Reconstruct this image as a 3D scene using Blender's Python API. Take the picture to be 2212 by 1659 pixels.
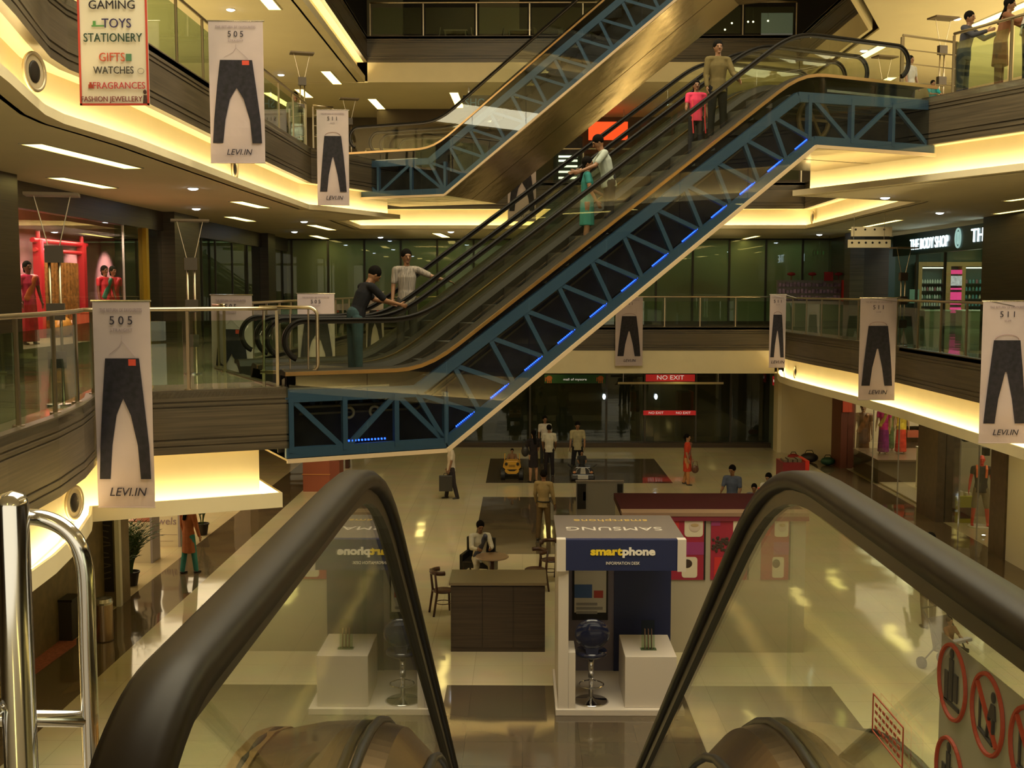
import bpy, bmesh, math, random
from math import sin, cos, tan, pi, radians, sqrt, atan
from mathutils import Vector, Matrix
random.seed(7)
for _o in list(bpy.data.objects): bpy.data.objects.remove(_o)
SC = bpy.context.scene
COL = SC.collection

# ------------------------------------------------------------------ camera, world, exposure
F = 2430.0
PITCH = atan(203.5 / F)
YAW = atan(23.0 / F)
EYE = Vector((0, 0, 6.28))
cam_d = bpy.data.cameras.new('camera')
cam_d.sensor_width = 36; cam_d.sensor_fit = 'HORIZONTAL'
cam_d.lens = 36 * F / 2212
cam_d.clip_start = 0.05; cam_d.clip_end = 300
cam = bpy.data.objects.new('camera', cam_d); COL.objects.link(cam)
cam.location = EYE
cam.rotation_euler = (pi / 2 - PITCH, 0, YAW)
SC.camera = cam
FW = Vector((-sin(YAW) * cos(PITCH), cos(YAW) * cos(PITCH), -sin(PITCH)))
RT = Vector((cos(YAW), sin(YAW), 0)); UP = RT.cross(FW)
def ray(px, py): return FW + RT * ((px - 1106) / F) - UP * ((py - 829.5) / F)
def on(px, py, z):
    d = ray(px, py); t = (z - EYE.z) / d.z
    return EYE + d * t
def at(px, py, y):
    d = ray(px, py); return EYE + d * (y / d.y)
def at_x(px, py, x):
    d = ray(px, py); return EYE + d * (x / d.x)

SC.view_settings.view_transform = 'Standard'
SC.view_settings.look = 'None'
SC.view_settings.gamma = 1.0
SC.view_settings.use_curve_mapping = False
SC.view_settings.exposure = 0.22
SC.cycles.use_denoising = True
SC.cycles.max_bounces = 8
SC.cycles.transparent_max_bounces = 40
SC.cycles.sample_clamp_indirect = 4.0
SC.cycles.caustics_reflective = False
SC.cycles.caustics_refractive = False
w = bpy.data.worlds.new('world'); SC.world = w; w.use_nodes = True
w.node_tree.nodes['Background'].inputs[0].default_value = (0.9, 0.75, 0.5, 1)
w.node_tree.nodes['Background'].inputs[1].default_value = 0.05


# large unseen fill lamps, added overhead, behind the camera and at the sides
def area(name, loc, rot, sx, sy, e, col):
    d = bpy.data.lights.new(name, 'AREA'); d.shape = 'RECTANGLE'; d.size = sx; d.size_y = sy; d.energy = e; d.color = col
    o = bpy.data.objects.new(name, d); COL.objects.link(o); o.location = loc; o.rotation_euler = rot; return o
WARM = (1.0, .89, .62)
area('overhead_fill', (1.8, 12, 18.0), (0, 0, 0), 12, 20, 3500, WARM)  # overhead fill added to brighten the floors
area('front_fill', (1.5, -5.0, 9.0), (pi / 2, 0, 0), 16, 12, 650, WARM)  # frontal fill added behind the camera

area('upper_fill_left', (-13.0, 24, 13.1), (0, 0, 0), 4, 18, 1500, WARM)  # this pair is added to bounce light onto the second floor ceilings
area('upper_fill_right', (15.5, 26, 13.1), (0, 0, 0), 5, 18, 1600, WARM)
# ------------------------------------------------------------------ levels of the building
L0, L1, L2, L3 = 0.0, 4.9, 9.8, 14.7
C1, C2, C3, C4 = 3.2, 8.3, 13.2, 18.2          # undersides above ground, first, second, third floor

# ------------------------------------------------------------------ materials
MATS = {}
def nodes_of(name):
    m = bpy.data.materials.new(name); m.use_nodes = True
    nt = m.node_tree; b = nt.nodes['Principled BSDF']
    return m, nt, b
def mat(name, col, rough=0.5, metal=0.0, spec=0.5, emit=None, es=1.0, var=0.0, vscale=6.0, bump=0.0, bscale=30.0, stretch=(1, 1, 1), coat=0.0):
    if name in MATS: return MATS[name]
    m, nt, b = nodes_of(name)
    b.inputs['Base Color'].default_value = (*col, 1)
    b.inputs['Roughness'].default_value = rough
    b.inputs['Metallic'].default_value = metal
    b.inputs['Specular IOR Level'].default_value = spec
    b.inputs['Coat Weight'].default_value = coat
    if emit:
        b.inputs['Emission Color'].default_value = (*emit, 1); b.inputs['Emission Strength'].default_value = es
    if var or bump:
        tc = nt.nodes.new('ShaderNodeTexCoord'); mp = nt.nodes.new('ShaderNodeMapping')
        mp.inputs['Scale'].default_value = stretch
        nt.links.new(tc.outputs['Object'], mp.inputs['Vector'])
        if var:
            n = nt.nodes.new('ShaderNodeTexNoise'); n.inputs['Scale'].default_value = vscale; n.inputs['Detail'].default_value = 5
            nt.links.new(mp.outputs[0], n.inputs['Vector'])
            r = nt.nodes.new('ShaderNodeValToRGB')
            r.color_ramp.elements[0].position = 0.3; r.color_ramp.elements[1].position = 0.7
            r.color_ramp.elements[0].color = (*[c * (1 - var) for c in col], 1)
            r.color_ramp.elements[1].color = (*[min(1, c * (1 + var)) for c in col], 1)
            nt.links.new(n.outputs['Fac'], r.inputs[0]); nt.links.new(r.outputs[0], b.inputs['Base Color'])
        if bump:
            n2 = nt.nodes.new('ShaderNodeTexNoise'); n2.inputs['Scale'].default_value = bscale; n2.inputs['Detail'].default_value = 3
            nt.links.new(mp.outputs[0], n2.inputs['Vector'])
            bp = nt.nodes.new('ShaderNodeBump'); bp.inputs['Strength'].default_value = bump; bp.inputs['Distance'].default_value = 0.02
            nt.links.new(n2.outputs['Fac'], bp.inputs['Height']); nt.links.new(bp.outputs[0], b.inputs['Normal'])
    MATS[name] = m
    return m
def emat(name, col, s):
    if name in MATS: return MATS[name]
    m = bpy.data.materials.new(name); m.use_nodes = True; nt = m.node_tree; nt.nodes.clear()
    e = nt.nodes.new('ShaderNodeEmission'); e.inputs[0].default_value = (*col, 1); e.inputs[1].default_value = s
    o = nt.nodes.new('ShaderNodeOutputMaterial'); nt.links.new(e.outputs[0], o.inputs[0])
    MATS[name] = m; return m
def glass(name, tint=(0.9, 0.95, 0.88), refl=1.0, rough=0.0, haze=0.0, hcol=(0.5, 0.6, 0.45)):
    if name in MATS: return MATS[name]
    m = bpy.data.materials.new(name); m.use_nodes = True; nt = m.node_tree; nt.nodes.clear()
    o = nt.nodes.new('ShaderNodeOutputMaterial')
    t = nt.nodes.new('ShaderNodeBsdfTransparent'); t.inputs[0].default_value = (*tint, 1)
    g = nt.nodes.new('ShaderNodeBsdfGlossy'); g.inputs['Roughness'].default_value = rough
    fr = nt.nodes.new('ShaderNodeFresnel')
    ge = nt.nodes.new('ShaderNodeNewGeometry'); mr = nt.nodes.new('ShaderNodeMapRange')
    mr.inputs['To Min'].default_value = 1.5; mr.inputs['To Max'].default_value = 1 / 1.5
    nt.links.new(ge.outputs['Backfacing'], mr.inputs['Value']); nt.links.new(mr.outputs[0], fr.inputs[0])
    ma = nt.nodes.new('ShaderNodeMath'); ma.operation = 'MULTIPLY'; ma.inputs[1].default_value = refl; ma.use_clamp = True
    nt.links.new(fr.outputs[0], ma.inputs[0])
    mx = nt.nodes.new('ShaderNodeMixShader')
    nt.links.new(ma.outputs[0], mx.inputs[0]); nt.links.new(g.outputs[0], mx.inputs[2])
    if haze:
        d = nt.nodes.new('ShaderNodeBsdfDiffuse'); d.inputs[0].default_value = (*hcol, 1)
        m2 = nt.nodes.new('ShaderNodeMixShader'); m2.inputs[0].default_value = haze
        nt.links.new(t.outputs[0], m2.inputs[1]); nt.links.new(d.outputs[0], m2.inputs[2])
        nt.links.new(m2.outputs[0], mx.inputs[1])
    else: nt.links.new(t.outputs[0], mx.inputs[1])
    nt.links.new(mx.outputs[0], o.inputs[0])
    MATS[name] = m; return m

def tile_floor(name, c1, c2, tile, rough, wav=0.02):
    m, nt, b = nodes_of(name)
    tc = nt.nodes.new('ShaderNodeTexCoord')
    br = nt.nodes.new('ShaderNodeTexBrick'); br.offset = 0.0; br.squash = 1.0
    br.inputs['Color1'].default_value = (*c1, 1); br.inputs['Color2'].default_value = (*c2, 1)
    br.inputs['Mortar'].default_value = (*[x * 0.72 for x in c1], 1)
    br.inputs['Scale'].default_value = 1.0; br.inputs['Mortar Size'].default_value = 0.004
    br.inputs['Brick Width'].default_value = tile; br.inputs['Row Height'].default_value = tile
    nt.links.new(tc.outputs['Object'], br.inputs['Vector'])
    n = nt.nodes.new('ShaderNodeTexNoise'); n.inputs['Scale'].default_value = 1.2; n.inputs['Detail'].default_value = 6
    nt.links.new(tc.outputs['Object'], n.inputs['Vector'])
    mx = nt.nodes.new('ShaderNodeMixRGB'); mx.blend_type = 'MULTIPLY'; mx.inputs[0].default_value = 0.22
    nt.links.new(br.outputs[0], mx.inputs[1]); nt.links.new(n.outputs['Color'], mx.inputs[2])
    nt.links.new(mx.outputs[0], b.inputs['Base Color'])
    b.inputs['Roughness'].default_value = rough
    b.inputs['Specular IOR Level'].default_value = 0.6
    n2 = nt.nodes.new('ShaderNodeTexNoise'); n2.inputs['Scale'].default_value = 0.8; n2.inputs['Detail'].default_value = 1
    nt.links.new(tc.outputs['Object'], n2.inputs['Vector'])
    bp = nt.nodes.new('ShaderNodeBump'); bp.inputs['Strength'].default_value = 1.0; bp.inputs['Distance'].default_value = wav
    nt.links.new(n2.outputs['Fac'], bp.inputs['Height']); nt.links.new(bp.outputs[0], b.inputs['Normal'])
    MATS[name] = m; return m
def streak_wood(name, col, rough=0.38):
    m, nt, b = nodes_of(name)
    tc = nt.nodes.new('ShaderNodeTexCoord'); mp = nt.nodes.new('ShaderNodeMapping'); mp.inputs['Scale'].default_value = (0.5, 0.5, 26)
    n = nt.nodes.new('ShaderNodeTexNoise'); n.inputs['Scale'].default_value = 1.6; n.inputs['Detail'].default_value = 6
    r = nt.nodes.new('ShaderNodeValToRGB')
    r.color_ramp.elements[0].position = 0.32; r.color_ramp.elements[1].position = 0.72
    r.color_ramp.elements[0].color = (*[c * 0.6 for c in col], 1); r.color_ramp.elements[1].color = (*[c * 1.35 for c in col], 1)
    nt.links.new(tc.outputs['Object'], mp.inputs[0]); nt.links.new(mp.outputs[0], n.inputs['Vector'])
    nt.links.new(n.outputs['Fac'], r.inputs[0]); nt.links.new(r.outputs[0], b.inputs['Base Color'])
    b.inputs['Roughness'].default_value = rough
    MATS[name] = m; return m

FLOOR_CREAM = tile_floor('cream_tile', (0.58, 0.51, 0.33), (0.62, 0.54, 0.35), 0.8, 0.07, .008)
FLOOR_DARK = tile_floor('dark_tile', (0.085, 0.066, 0.045), (0.10, 0.076, 0.05), 0.8, 0.06, .008)
FLOOR_BROWN = tile_floor('brown_tile', (0.12, 0.085, 0.05), (0.135, 0.095, 0.056), 0.8, 0.07)
FLOOR_UP = tile_floor('upper_tile', (0.30, 0.25, 0.17), (0.32, 0.265, 0.18), 0.6, 0.08)
FLOOR_SHOP = tile_floor('shop_tile', (0.62, 0.50, 0.30), (0.65, 0.53, 0.32), 0.6, 0.12)
WOOD = streak_wood('streaked_veneer', (0.082, 0.063, 0.038))
DARKWOOD = streak_wood('dark_veneer', (0.045, 0.03, 0.018))
CREAM = mat('cream_paint', (0.76, 0.67, 0.45), 0.6, var=0.03, vscale=2)
CEIL = mat('ceiling_paint', (0.82, 0.74, 0.53), 0.8, var=0.03, vscale=0.8)
WHITE = mat('white_paint', (0.75, 0.70, 0.58), 0.5)
STEEL = mat('brushed_steel', (0.62, 0.60, 0.57), 0.24, 1.0, bump=0.05, bscale=80)
STEELP = mat('polished_steel', (0.70, 0.70, 0.72), 0.12, 1.0)
SOFFIT = mat('soffit_steel', (0.58, 0.50, 0.36), 0.16, 1.0, bump=0.5, bscale=1.3)
GOLDEN = mat('bronze_trim', (0.50, 0.33, 0.16), 0.32, 1.0)
RUBBER = mat('black_rubber', (0.006, 0.005, 0.004), 0.4, 0.0, 0.12)
RUBBERN = mat('near_black_rubber', (0.015, 0.0105, 0.007), 0.42, 0.0, 0.16)  # browner copy of the rubber for the nearest handrails
BLACKM = mat('black_metal', (0.015, 0.013, 0.011), 0.4, 0.3)
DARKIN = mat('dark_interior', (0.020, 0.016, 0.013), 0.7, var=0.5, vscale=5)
DECKDARK = mat('dark_deck', (0.020, 0.017, 0.012), 0.55, 0.0, 0.15)
BLUE = mat('blue_painted_steel', (0.05, 0.10, 0.165), 0.5)
BLUELED = emat('blue_led', (0.02, 0.09, 1.0), 5.0)
TROFFER = emat('troffer_diffuser', (1.0, 0.77, 0.22), 4.5)
DOWNL = emat('downlight_lens', (0.72, 0.86, 1.0), 18.0)
COVE = emat('cove_strip', (1.0, 0.77, 0.36), 20.0)
GLASS = glass('clear_glass', (0.93, 0.95, 0.90), 1.0)
GLASSG = glass('greenish_glass', (0.80, 0.90, 0.78), 1.1)
GLASST = glass('truss_glass', (0.85, 0.90, 0.92), 1.2)
PINK = mat('banner_cloth', (0.47, 0.39, 0.40), 0.8, var=0.04, vscale=3)
DENIM = mat('dark_denim', (0.012, 0.010, 0.018), 0.85, var=0.5, vscale=14)
INK = mat('banner_ink', (0.02, 0.015, 0.03), 0.8)
REDPATCH = mat('red_patch', (0.55, 0.06, 0.03), 0.7)

# ------------------------------------------------------------------ mesh helpers
class MB:
    def __init__(s): s.v = []; s.f = []
    def add(s, vs, fs):
        o = len(s.v); s.v += [tuple(p) for p in vs]; s.f += [tuple(i + o for i in f) for f in fs]; return s
    def box(s, x0, y0, z0, x1, y1, z1, M=None):
        vs = [Vector(p) for p in ((x0, y0, z0), (x1, y0, z0), (x1, y1, z0), (x0, y1, z0), (x0, y0, z1), (x1, y0, z1), (x1, y1, z1), (x0, y1, z1))]
        if M: vs = [M @ p for p in vs]
        return s.add(vs, [(0, 3, 2, 1), (4, 5, 6, 7), (0, 1, 5, 4), (1, 2, 6, 5), (2, 3, 7, 6), (3, 0, 4, 7)])
    def bar(s, p, q, w, h, up=(0, 0, 1)):
        p, q = Vector(p), Vector(q); d = (q - p).normalized(); up = Vector(up)
        if abs(d.dot(up)) > 0.99: up = Vector((0, 1, 0))
        a = d.cross(up).normalized() * w / 2; b = a.cross(d).normalized() * h / 2
        vs = [p - a - b, p + a - b, p + a + b, p - a + b, q - a - b, q + a - b, q + a + b, q - a + b]
        return s.add(vs, [(0, 3, 2, 1), (4, 5, 6, 7), (0, 1, 5, 4), (1, 2, 6, 5), (2, 3, 7, 6), (3, 0, 4, 7)])
    def tube(s, pts, r, n=10, closed=False):
        pts = [Vector(p) for p in pts]; rs = r if isinstance(r, (list, tuple)) else [r] * len(pts)
        N = len(pts); rings = []; ref = None
        for i, p in enumerate(pts):
            a = pts[i - 1] if (i > 0 or closed) else p; b = pts[(i + 1) % N] if (i < N - 1 or closed) else p
            d = (b - a).normalized()
            if ref is None: ref = Vector((0, 0, 1)) if abs(d.z) < 0.9 else Vector((1, 0, 0))
            x = (ref - d * ref.dot(d)).normalized(); y = d.cross(x); ref = x
            rings.append([p + (x * cos(2 * pi * k / n) + y * sin(2 * pi * k / n)) * rs[i] for k in range(n)])
        vs = [q for g in rings for q in g]; fs = []
        for i in range(N if closed else N - 1):
            j = (i + 1) % N
            for k in range(n): fs.append((i * n + k, i * n + (k + 1) % n, j * n + (k + 1) % n, j * n + k))
        if not closed: fs += [tuple(range(n - 1, -1, -1)), tuple((N - 1) * n + k for k in range(n))]
        return s.add(vs, fs)
    def cyl(s, p, q, r, n=14, r2=None): return s.tube([p, q], [r, r if r2 is None else r2], n)
    def lathe(s, prof, c=(0, 0, 0), n=24):
        vs = []; fs = []; m = len(prof)
        for k in range(n):
            a = 2 * pi * k / n
            for r, z in prof: vs.append((c[0] + r * cos(a), c[1] + r * sin(a), c[2] + z))
        for k in range(n):
            j = (k + 1) % n
            for i in range(m - 1): fs.append((k * m + i, j * m + i, j * m + i + 1, k * m + i + 1))
        fs.append(tuple(k * m for k in range(n - 1, -1, -1))); fs.append(tuple(k * m + m - 1 for k in range(n)))
        return s.add(vs, fs)
    def prism(s, poly, z0, z1, M=None):
        n = len(poly)
        vs = [Vector((p[0], p[1], z0)) for p in poly] + [Vector((p[0], p[1], z1)) for p in poly]
        if M: vs = [M @ p for p in vs]
        fs = [tuple(range(n - 1, -1, -1)), tuple(range(n, 2 * n))] + [(i, (i + 1) % n, n + (i + 1) % n, n + i) for i in range(n)]
        return s.add(vs, fs)
    def ell(s, c, r, M=None, nu=14, nv=9):
        c = Vector(c); vs = []; fs = []
        for i in range(1, nv):
            t = pi * i / nv
            for k in range(nu):
                a = 2 * pi * k / nu; p = Vector((r[0] * sin(t) * cos(a), r[1] * sin(t) * sin(a), r[2] * cos(t)))
                vs.append(c + (M @ p if M else p))
        top = len(vs); e = Vector((0, 0, r[2])); vs.append(c + (M @ e if M else e)); vs.append(c - (M @ e if M else e))
        for i in range(nv - 2):
            for k in range(nu): fs.append((i * nu + k, (i + 1) * nu + k, (i + 1) * nu + (k + 1) % nu, i * nu + (k + 1) % nu))
        for k in range(nu):
            fs.append((top, k, (k + 1) % nu)); b = (nv - 2) * nu
            fs.append((top + 1, b + (k + 1) % nu, b + k))
        return s.add(vs, fs)
    def sweep(s, prof, path, closed_prof=True):
        """prof: (offset to the path's left, z); path: (x, y) mitred in plan"""
        offs = [offset_path(path, o) for o, _ in prof]; N = len(path); m = len(prof); vs = []
        for i in range(N):
            for k in range(m): vs.append((offs[k][i][0], offs[k][i][1], prof[k][1]))
        fs = []
        for i in range(N - 1):
            for k in range(m if closed_prof else m - 1):
                fs.append((i * m + k, i * m + (k + 1) % m, (i + 1) * m + (k + 1) % m, (i + 1) * m + k))
        if closed_prof: fs += [tuple(range(m - 1, -1, -1)), tuple((N - 1) * m + k for k in range(m))]
        return s.add(vs, fs)
    def build(s, name, m, parent=None, smooth=False, world=False, bevel=0.0):
        me = bpy.data.meshes.new(name)
        vs = s.v
        if parent is not None and world:
            l = parent.location; vs = [(a - l.x, b - l.y, c - l.z) for a, b, c in vs]
        me.from_pydata(vs, [], s.f)
        bm = bmesh.new(); bm.from_mesh(me); bmesh.ops.recalc_face_normals(bm, faces=bm.faces)
        if bevel: bmesh.ops.bevel(bm, geom=bm.edges[:], offset=bevel, segments=2, affect='EDGES', profile=0.5)
        bm.to_mesh(me); bm.free()
        if smooth:
            for p in me.polygons: p.use_smooth = True
        me.materials.append(m)
        o = bpy.data.objects.new(name, me); COL.objects.link(o)
        if parent is not None: o.parent = parent
        return o
def offset_path(path, d):
    P = [Vector((p[0], p[1])) for p in path]; out = []
    for i, p in enumerate(P):
        ns = []
        if i > 0: t = (p - P[i - 1]).normalized(); ns.append(Vector((-t.y, t.x)))
        if i < len(P) - 1: t = (P[i + 1] - p).normalized(); ns.append(Vector((-t.y, t.x)))
        n = sum(ns, Vector((0, 0))).normalized(); k = n.dot(ns[0])
        out.append(p + n * (d / max(k, 0.35)))
    return [(q.x, q.y) for q in out]
def tag(o, label, cat, group=None, kind=None):
    o['label'] = label; o['category'] = cat
    if group: o['group'] = group
    if kind: o['kind'] = kind
    return o
def thing(name, label, cat, loc=(0, 0, 0), rz=0.0, group=None):
    o = bpy.data.objects.new(name, None); COL.objects.link(o); o.empty_display_size = 0.2
    o.location = loc; o.rotation_euler = (0, 0, rz)
    return tag(o, label, cat, group)
def struct(name, mb, m, smooth=False, label=None, cat=None):
    o = mb.build(name, m, smooth=smooth); o['kind'] = 'structure'
    o['label'] = label or name.replace('_', ' '); o['category'] = cat or name.split('_')[0]
    return o
def copy_tree(o, parent=None):
    c = o.copy(); COL.objects.link(c)
    if parent is not None: c.parent = parent
    for ch in list(o.children): copy_tree(ch, c)
    return c
_TX = {}
def text(name, s, size, m, parent, loc, rot=(pi / 2, 0, 0), ext=0.002, align='CENTER', sx=1.0, space=1.0, shear=0.0, bold=0.0):
    key = (s, size, align, ext, space, shear, bold)
    if key not in _TX:
        cu = bpy.data.curves.new('t', 'FONT'); cu.body = s; cu.size = size; cu.align_x = align; cu.align_y = 'CENTER'; cu.extrude = ext
        cu.space_character = space; cu.shear = shear; cu.resolution_u = 3; cu.offset = bold
        t = bpy.data.objects.new('t', cu); COL.objects.link(t); bpy.context.view_layer.update()
        me = bpy.data.meshes.new_from_object(t.evaluated_get(bpy.context.evaluated_depsgraph_get()))
        bpy.data.objects.remove(t); _TX[key] = me
    me = _TX[key].copy(); me.materials.clear(); me.materials.append(m)
    o = bpy.data.objects.new(name, me); COL.objects.link(o); o.parent = parent
    o.location = loc; o.rotation_euler = rot; o.scale = (sx, 1, 1)
    return o
# ------------------------------------------------------------------ the building shell
def poly(name, pts, z0, z1, m): return struct(name, MB().prism(pts, z0, z1), m)
# ground floor: cream field, brown bands, dark inlays
poly('floor_1', [(-6.9, -6), (10.4, -6), (10.4, 48), (-6.9, 48)], -0.1, 0.0, FLOOR_CREAM)
poly('floor_2', [(-8.05, -6), (-6.9, -6), (-6.9, 48), (-8.05, 48)], -0.1, 0.0, FLOOR_BROWN)
poly('floor_3', [(10.4, -6), (11.4, -6), (11.4, 48), (10.4, 48)], -0.1, 0.0, FLOOR_BROWN)
poly('floor_4', [(-16, -6), (-8.05, -6), (-8.05, 48), (-16, 48)], -0.1, 0.0, FLOOR_SHOP)
poly('floor_5', [(11.4, -6), (20, -6), (20, 48), (11.4, 48)], -0.1, 0.0, FLOOR_SHOP)
for i, (y0, y1) in enumerate(((36.3, 41.6), (26.4, 33.8), (8, 17.45))):
    poly('trim_%d' % (90 + i), [(-1.2, y0), (4.9, y0), (4.9, y1), (-1.2, y1)], 0.0, 0.003, FLOOR_DARK)

def arc_corner(a, c, b, r, n=6):
    a, c, b = Vector(a), Vector(c), Vector(b)
    p = c + (a - c).normalized() * r; q = c + (b - c).normalized() * r
    return [tuple(p * (1 - t) ** 2 + c * 2 * t * (1 - t) + q * t * t) for t in [k / n for k in range(n + 1)]]

# edges of the atrium, walked so that the slab is on the LEFT of the path
E1L = [(-4.2, 1.9), (-4.55, 7.5), (-4.87, 10.5), (-5.0, 12.0), (-5.2, 13.2), (-5.45, 14.2), (-5.62, 14.68), (-3.3, 15.72), (-4.90, 18.9), (-5.3, 19.7), (-5.3, 41.5)]
E1F = [(-5.3, 41.5), (9.3, 41.5)]
E1R = [(9.3, 41.5), (9.05, 40.3), (8.75, 39), (8.52, 37.6), (8.5, 36), (8.65, 33.5), (8.9, 30.5), (9.02, 27), (9.02, 19), (9.0, 1.9)]
E2L = [(-4.4, 1.9), (-4.62, 8), (-4.77, 10.4), (-4.95, 11.2), (-5.23, 12.3), (-5.45, 13.2), (-5.52, 13.9), (-5.45, 14.8), (-5.38, 16), (-5.38, 23), (-5.3, 28.5), (-4.95, 29.0), (-3.4, 32.5), (-5.3, 33.3), (-5.3, 37.6)]
E2F = [(-5.3, 37.6), (9.3, 37.6)]
E2R = [(9.3, 37.6), (9.2, 33), (9.0, 26.4), (5.72, 24.65), (8.75, 18.66), (9.1, 17.2), (9.0, 1.9)]
E3L = [(-5.3, 1.9), (-5.2, 28.5), (-5.2, 38.3)]
E3F = [(-5.2, 38.3), (9.2, 38.3)]
E3R = [(9.2, 38.3), (9.2, 30.8), (6.5, 24.7), (9.0, 23.4), (9.0, 1.9)]
_tn = [0]
def edge_band(path, top, ceil, cove=True, led=True, lip=.21):
    """wood fascia over a lit cream cove with a projecting lip; slab on the path's LEFT (positive offset)"""
    _tn[0] += 1; k = _tn[0]
    prof = [(0, top + .02), (0, top - .13), (.02, top - .135), (.02, top - .155), (0, top - .16), (0, top - .2), (.02, top - .205), (.02, top - .22), (0, top - .225),
            (0, top - .64), (.02, top - .645), (.02, top - .665), (0, top - .67), (0, top - .73), (.02, top - .735), (.02, top - .75), (0, top - .755), (0, top - .85), (.12, top - .85), (.12, top + .02)]
    struct('trim_%d' % (k * 4), MB().sweep(prof, path), WOOD)
    if cove:
        struct('trim_%d' % (k * 4 + 1), MB().sweep([(.34, top - .84), (.34, ceil + .02), (.42, ceil + .02), (.42, top - .84)], path), CREAM)
        struct('trim_%d' % (k * 4 + 2), MB().sweep([(.08, ceil + lip), (.08, ceil), (.36, ceil), (.36, ceil + lip * .38), (.12, ceil + lip * .38), (.12, ceil + lip)], path), CREAM)
        struct('trim_%d' % (k * 4 + 3), MB().sweep([(.12, top - .85), (.43, top - .85), (.43, top - .80), (.12, top - .80)], path), CREAM)
        if led:
            o = MB().sweep([(.17, ceil + lip * .42), (.25, ceil + lip * .42), (.25, ceil + lip * .62), (.17, ceil + lip * .62)], path).build('cove_light', COVE)
            tag(o, led, 'cove light')
    else:
        struct('trim_%d' % (k * 4 + 1), MB().sweep([(.02, top - .85), (.02, ceil), (.12, ceil), (.12, top - .85)], path), CREAM)
edge_band(E1L, L1, C1, led='warm cove light glowing under the first floor balcony on the left')
edge_band(E1F, L1, C1, cove=False)
edge_band(E1R, L1, C1, led='warm cove light glowing under the curved first floor balcony on the right')
edge_band(E2L + E2F[1:] + E2R[1:], L2, C2, led='warm cove light running under the whole second floor edge', lip=.12)
edge_band(E3L, L3, C3, led='warm cove light under the third floor balcony at the top left')
edge_band(E3F, L3, C3, cove=False)
edge_band(E3R, L3, C3, cove=False)

def slab(idx, level, ceil, EL, EF, ER, far):
    lo = offset_path(EL, .05); ro = offset_path(ER, .05)
    poly('floor_%d' % (idx * 10), EL + [(-16, EL[-1][1]), (-16, EL[0][1])], level - .08, level, FLOOR_UP if idx == 1 else FLOOR_CREAM)
    poly('floor_%d' % (idx * 10 + 1), ER + [(20, ER[-1][1]), (20, ER[0][1])], level - .08, level, FLOOR_UP if idx == 1 else FLOOR_CREAM)
    poly('floor_%d' % (idx * 10 + 2), [(-16, EF[0][1]), (20, EF[0][1]), (20, far), (-16, far)], level - .08, level, FLOOR_UP if idx == 1 else FLOOR_CREAM)
    l2 = offset_path(EL, .30); r2 = offset_path(ER, .30)
    poly('ceiling_%d' % (idx * 10), l2 + [(-16, EL[-1][1]), (-16, EL[0][1])], ceil, ceil + .05, CEIL)
    poly('ceiling_%d' % (idx * 10 + 1), r2 + [(20, ER[-1][1]), (20, ER[0][1])], ceil, ceil + .05, CEIL)
    poly('ceiling_%d' % (idx * 10 + 2), [(-16, EF[0][1] + .1), (20, EF[0][1] + .1), (20, far), (-16, far)], ceil, ceil + .05, CEIL)
slab(1, L1, C1, E1L, E1F, E1R, 48)
slab(2, L2, C2, E2L, E2F, E2R, 48)
slab(3, L3, C3, E3L, E3F, E3R, 48)
# the floor the photographer stands on, and slabs above it
poly('floor_13', [(-16, -6), (20, -6), (20, 1.9), (1.0, 1.9), (1.0, 1.3), (-.75, 1.3), (-.75, 2.75), (-4.25, 2.75), (-4.2, 1.9), (-16, 1.9)], L1 - .08, L1, FLOOR_UP)
poly('ceiling_13', [(-16, -6), (20, -6), (20, 1.9), (-16, 1.9)], C2, C2 + .05, CEIL)
poly('floor_23', [(-16, -6), (20, -6), (20, 1.9), (-16, 1.9)], L2 - .08, L2, FLOOR_UP)
poly('ceiling_40', [(-16, -6), (20, -6), (20, 48), (-16, 48)], C4, C4 + .05, CEIL)
# outer walls
struct('wall_back', MB().box(-16, -6.2, 0, 20, -6, C4), mat('back_wall_paint', (0.30, 0.24, 0.15), .8))
struct('wall_left', MB().box(-16.2, -6, 0, -16, 48, C4), mat('side_wall_paint', (0.34, 0.26, 0.16), .8))
struct('wall_right', MB().box(20, -6, 0, 20.2, 48, C4), MATS['side_wall_paint'])
struct('wall_far', MB().box(-16, 48, 0, 20, 48.2, C4), mat('night_wall', (0.03, 0.035, 0.03), .6, var=.4, vscale=.6))
# ------------------------------------------------------------------ ceiling lights (their diffusers light the place)
def troffer(p, q, z, label, group, wd=.30):
    a, b = on(*p, z), on(*q, z); d = b - a; ln = d.length; rz = math.atan2(d.y, d.x)
    t = thing('ceiling_light', label, 'ceiling light', ((a.x + b.x) / 2, (a.y + b.y) / 2, z), rz, group)
    h = ln / 2; w2 = wd / 2
    f = MB()
    for x0, y0, x1, y1 in ((-h - .03, -w2 - .03, h + .03, -w2), (-h - .03, w2, h + .03, w2 + .03), (-h - .03, -w2, -h, w2), (h, -w2, h + .03, w2)): f.box(x0, y0, -.02, x1, y1, 0)
    f.build('light_frame', WHITE, t); MB().box(-h, -w2, -.012, h, w2, -.002).build('diffuser', TROFFER, t)
G1 = 'long ceiling lights under the second floor on the left'
troffer((68, 309), (287, 362), C2, 'longest yellow ceiling light near the curved balcony at the upper left', G1)
troffer((120, 382), (237, 405), C2, 'yellow ceiling light just above the saree shop window', G1)
troffer((510, 434), (570, 448), C2, 'yellow ceiling light left of the lowest left hanging jeans banner', G1)
troffer((495, 467), (543, 477), C2, 'yellow ceiling light nearest the dark shop glass, behind the saree shop', G1)
troffer((672, 485), (718, 496), C2, 'small yellow ceiling light in front of the far green glass wall, first of two', G1)
troffer((676, 508), (704, 515), C2, 'small yellow ceiling light touching the far green glass wall', G1)
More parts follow.
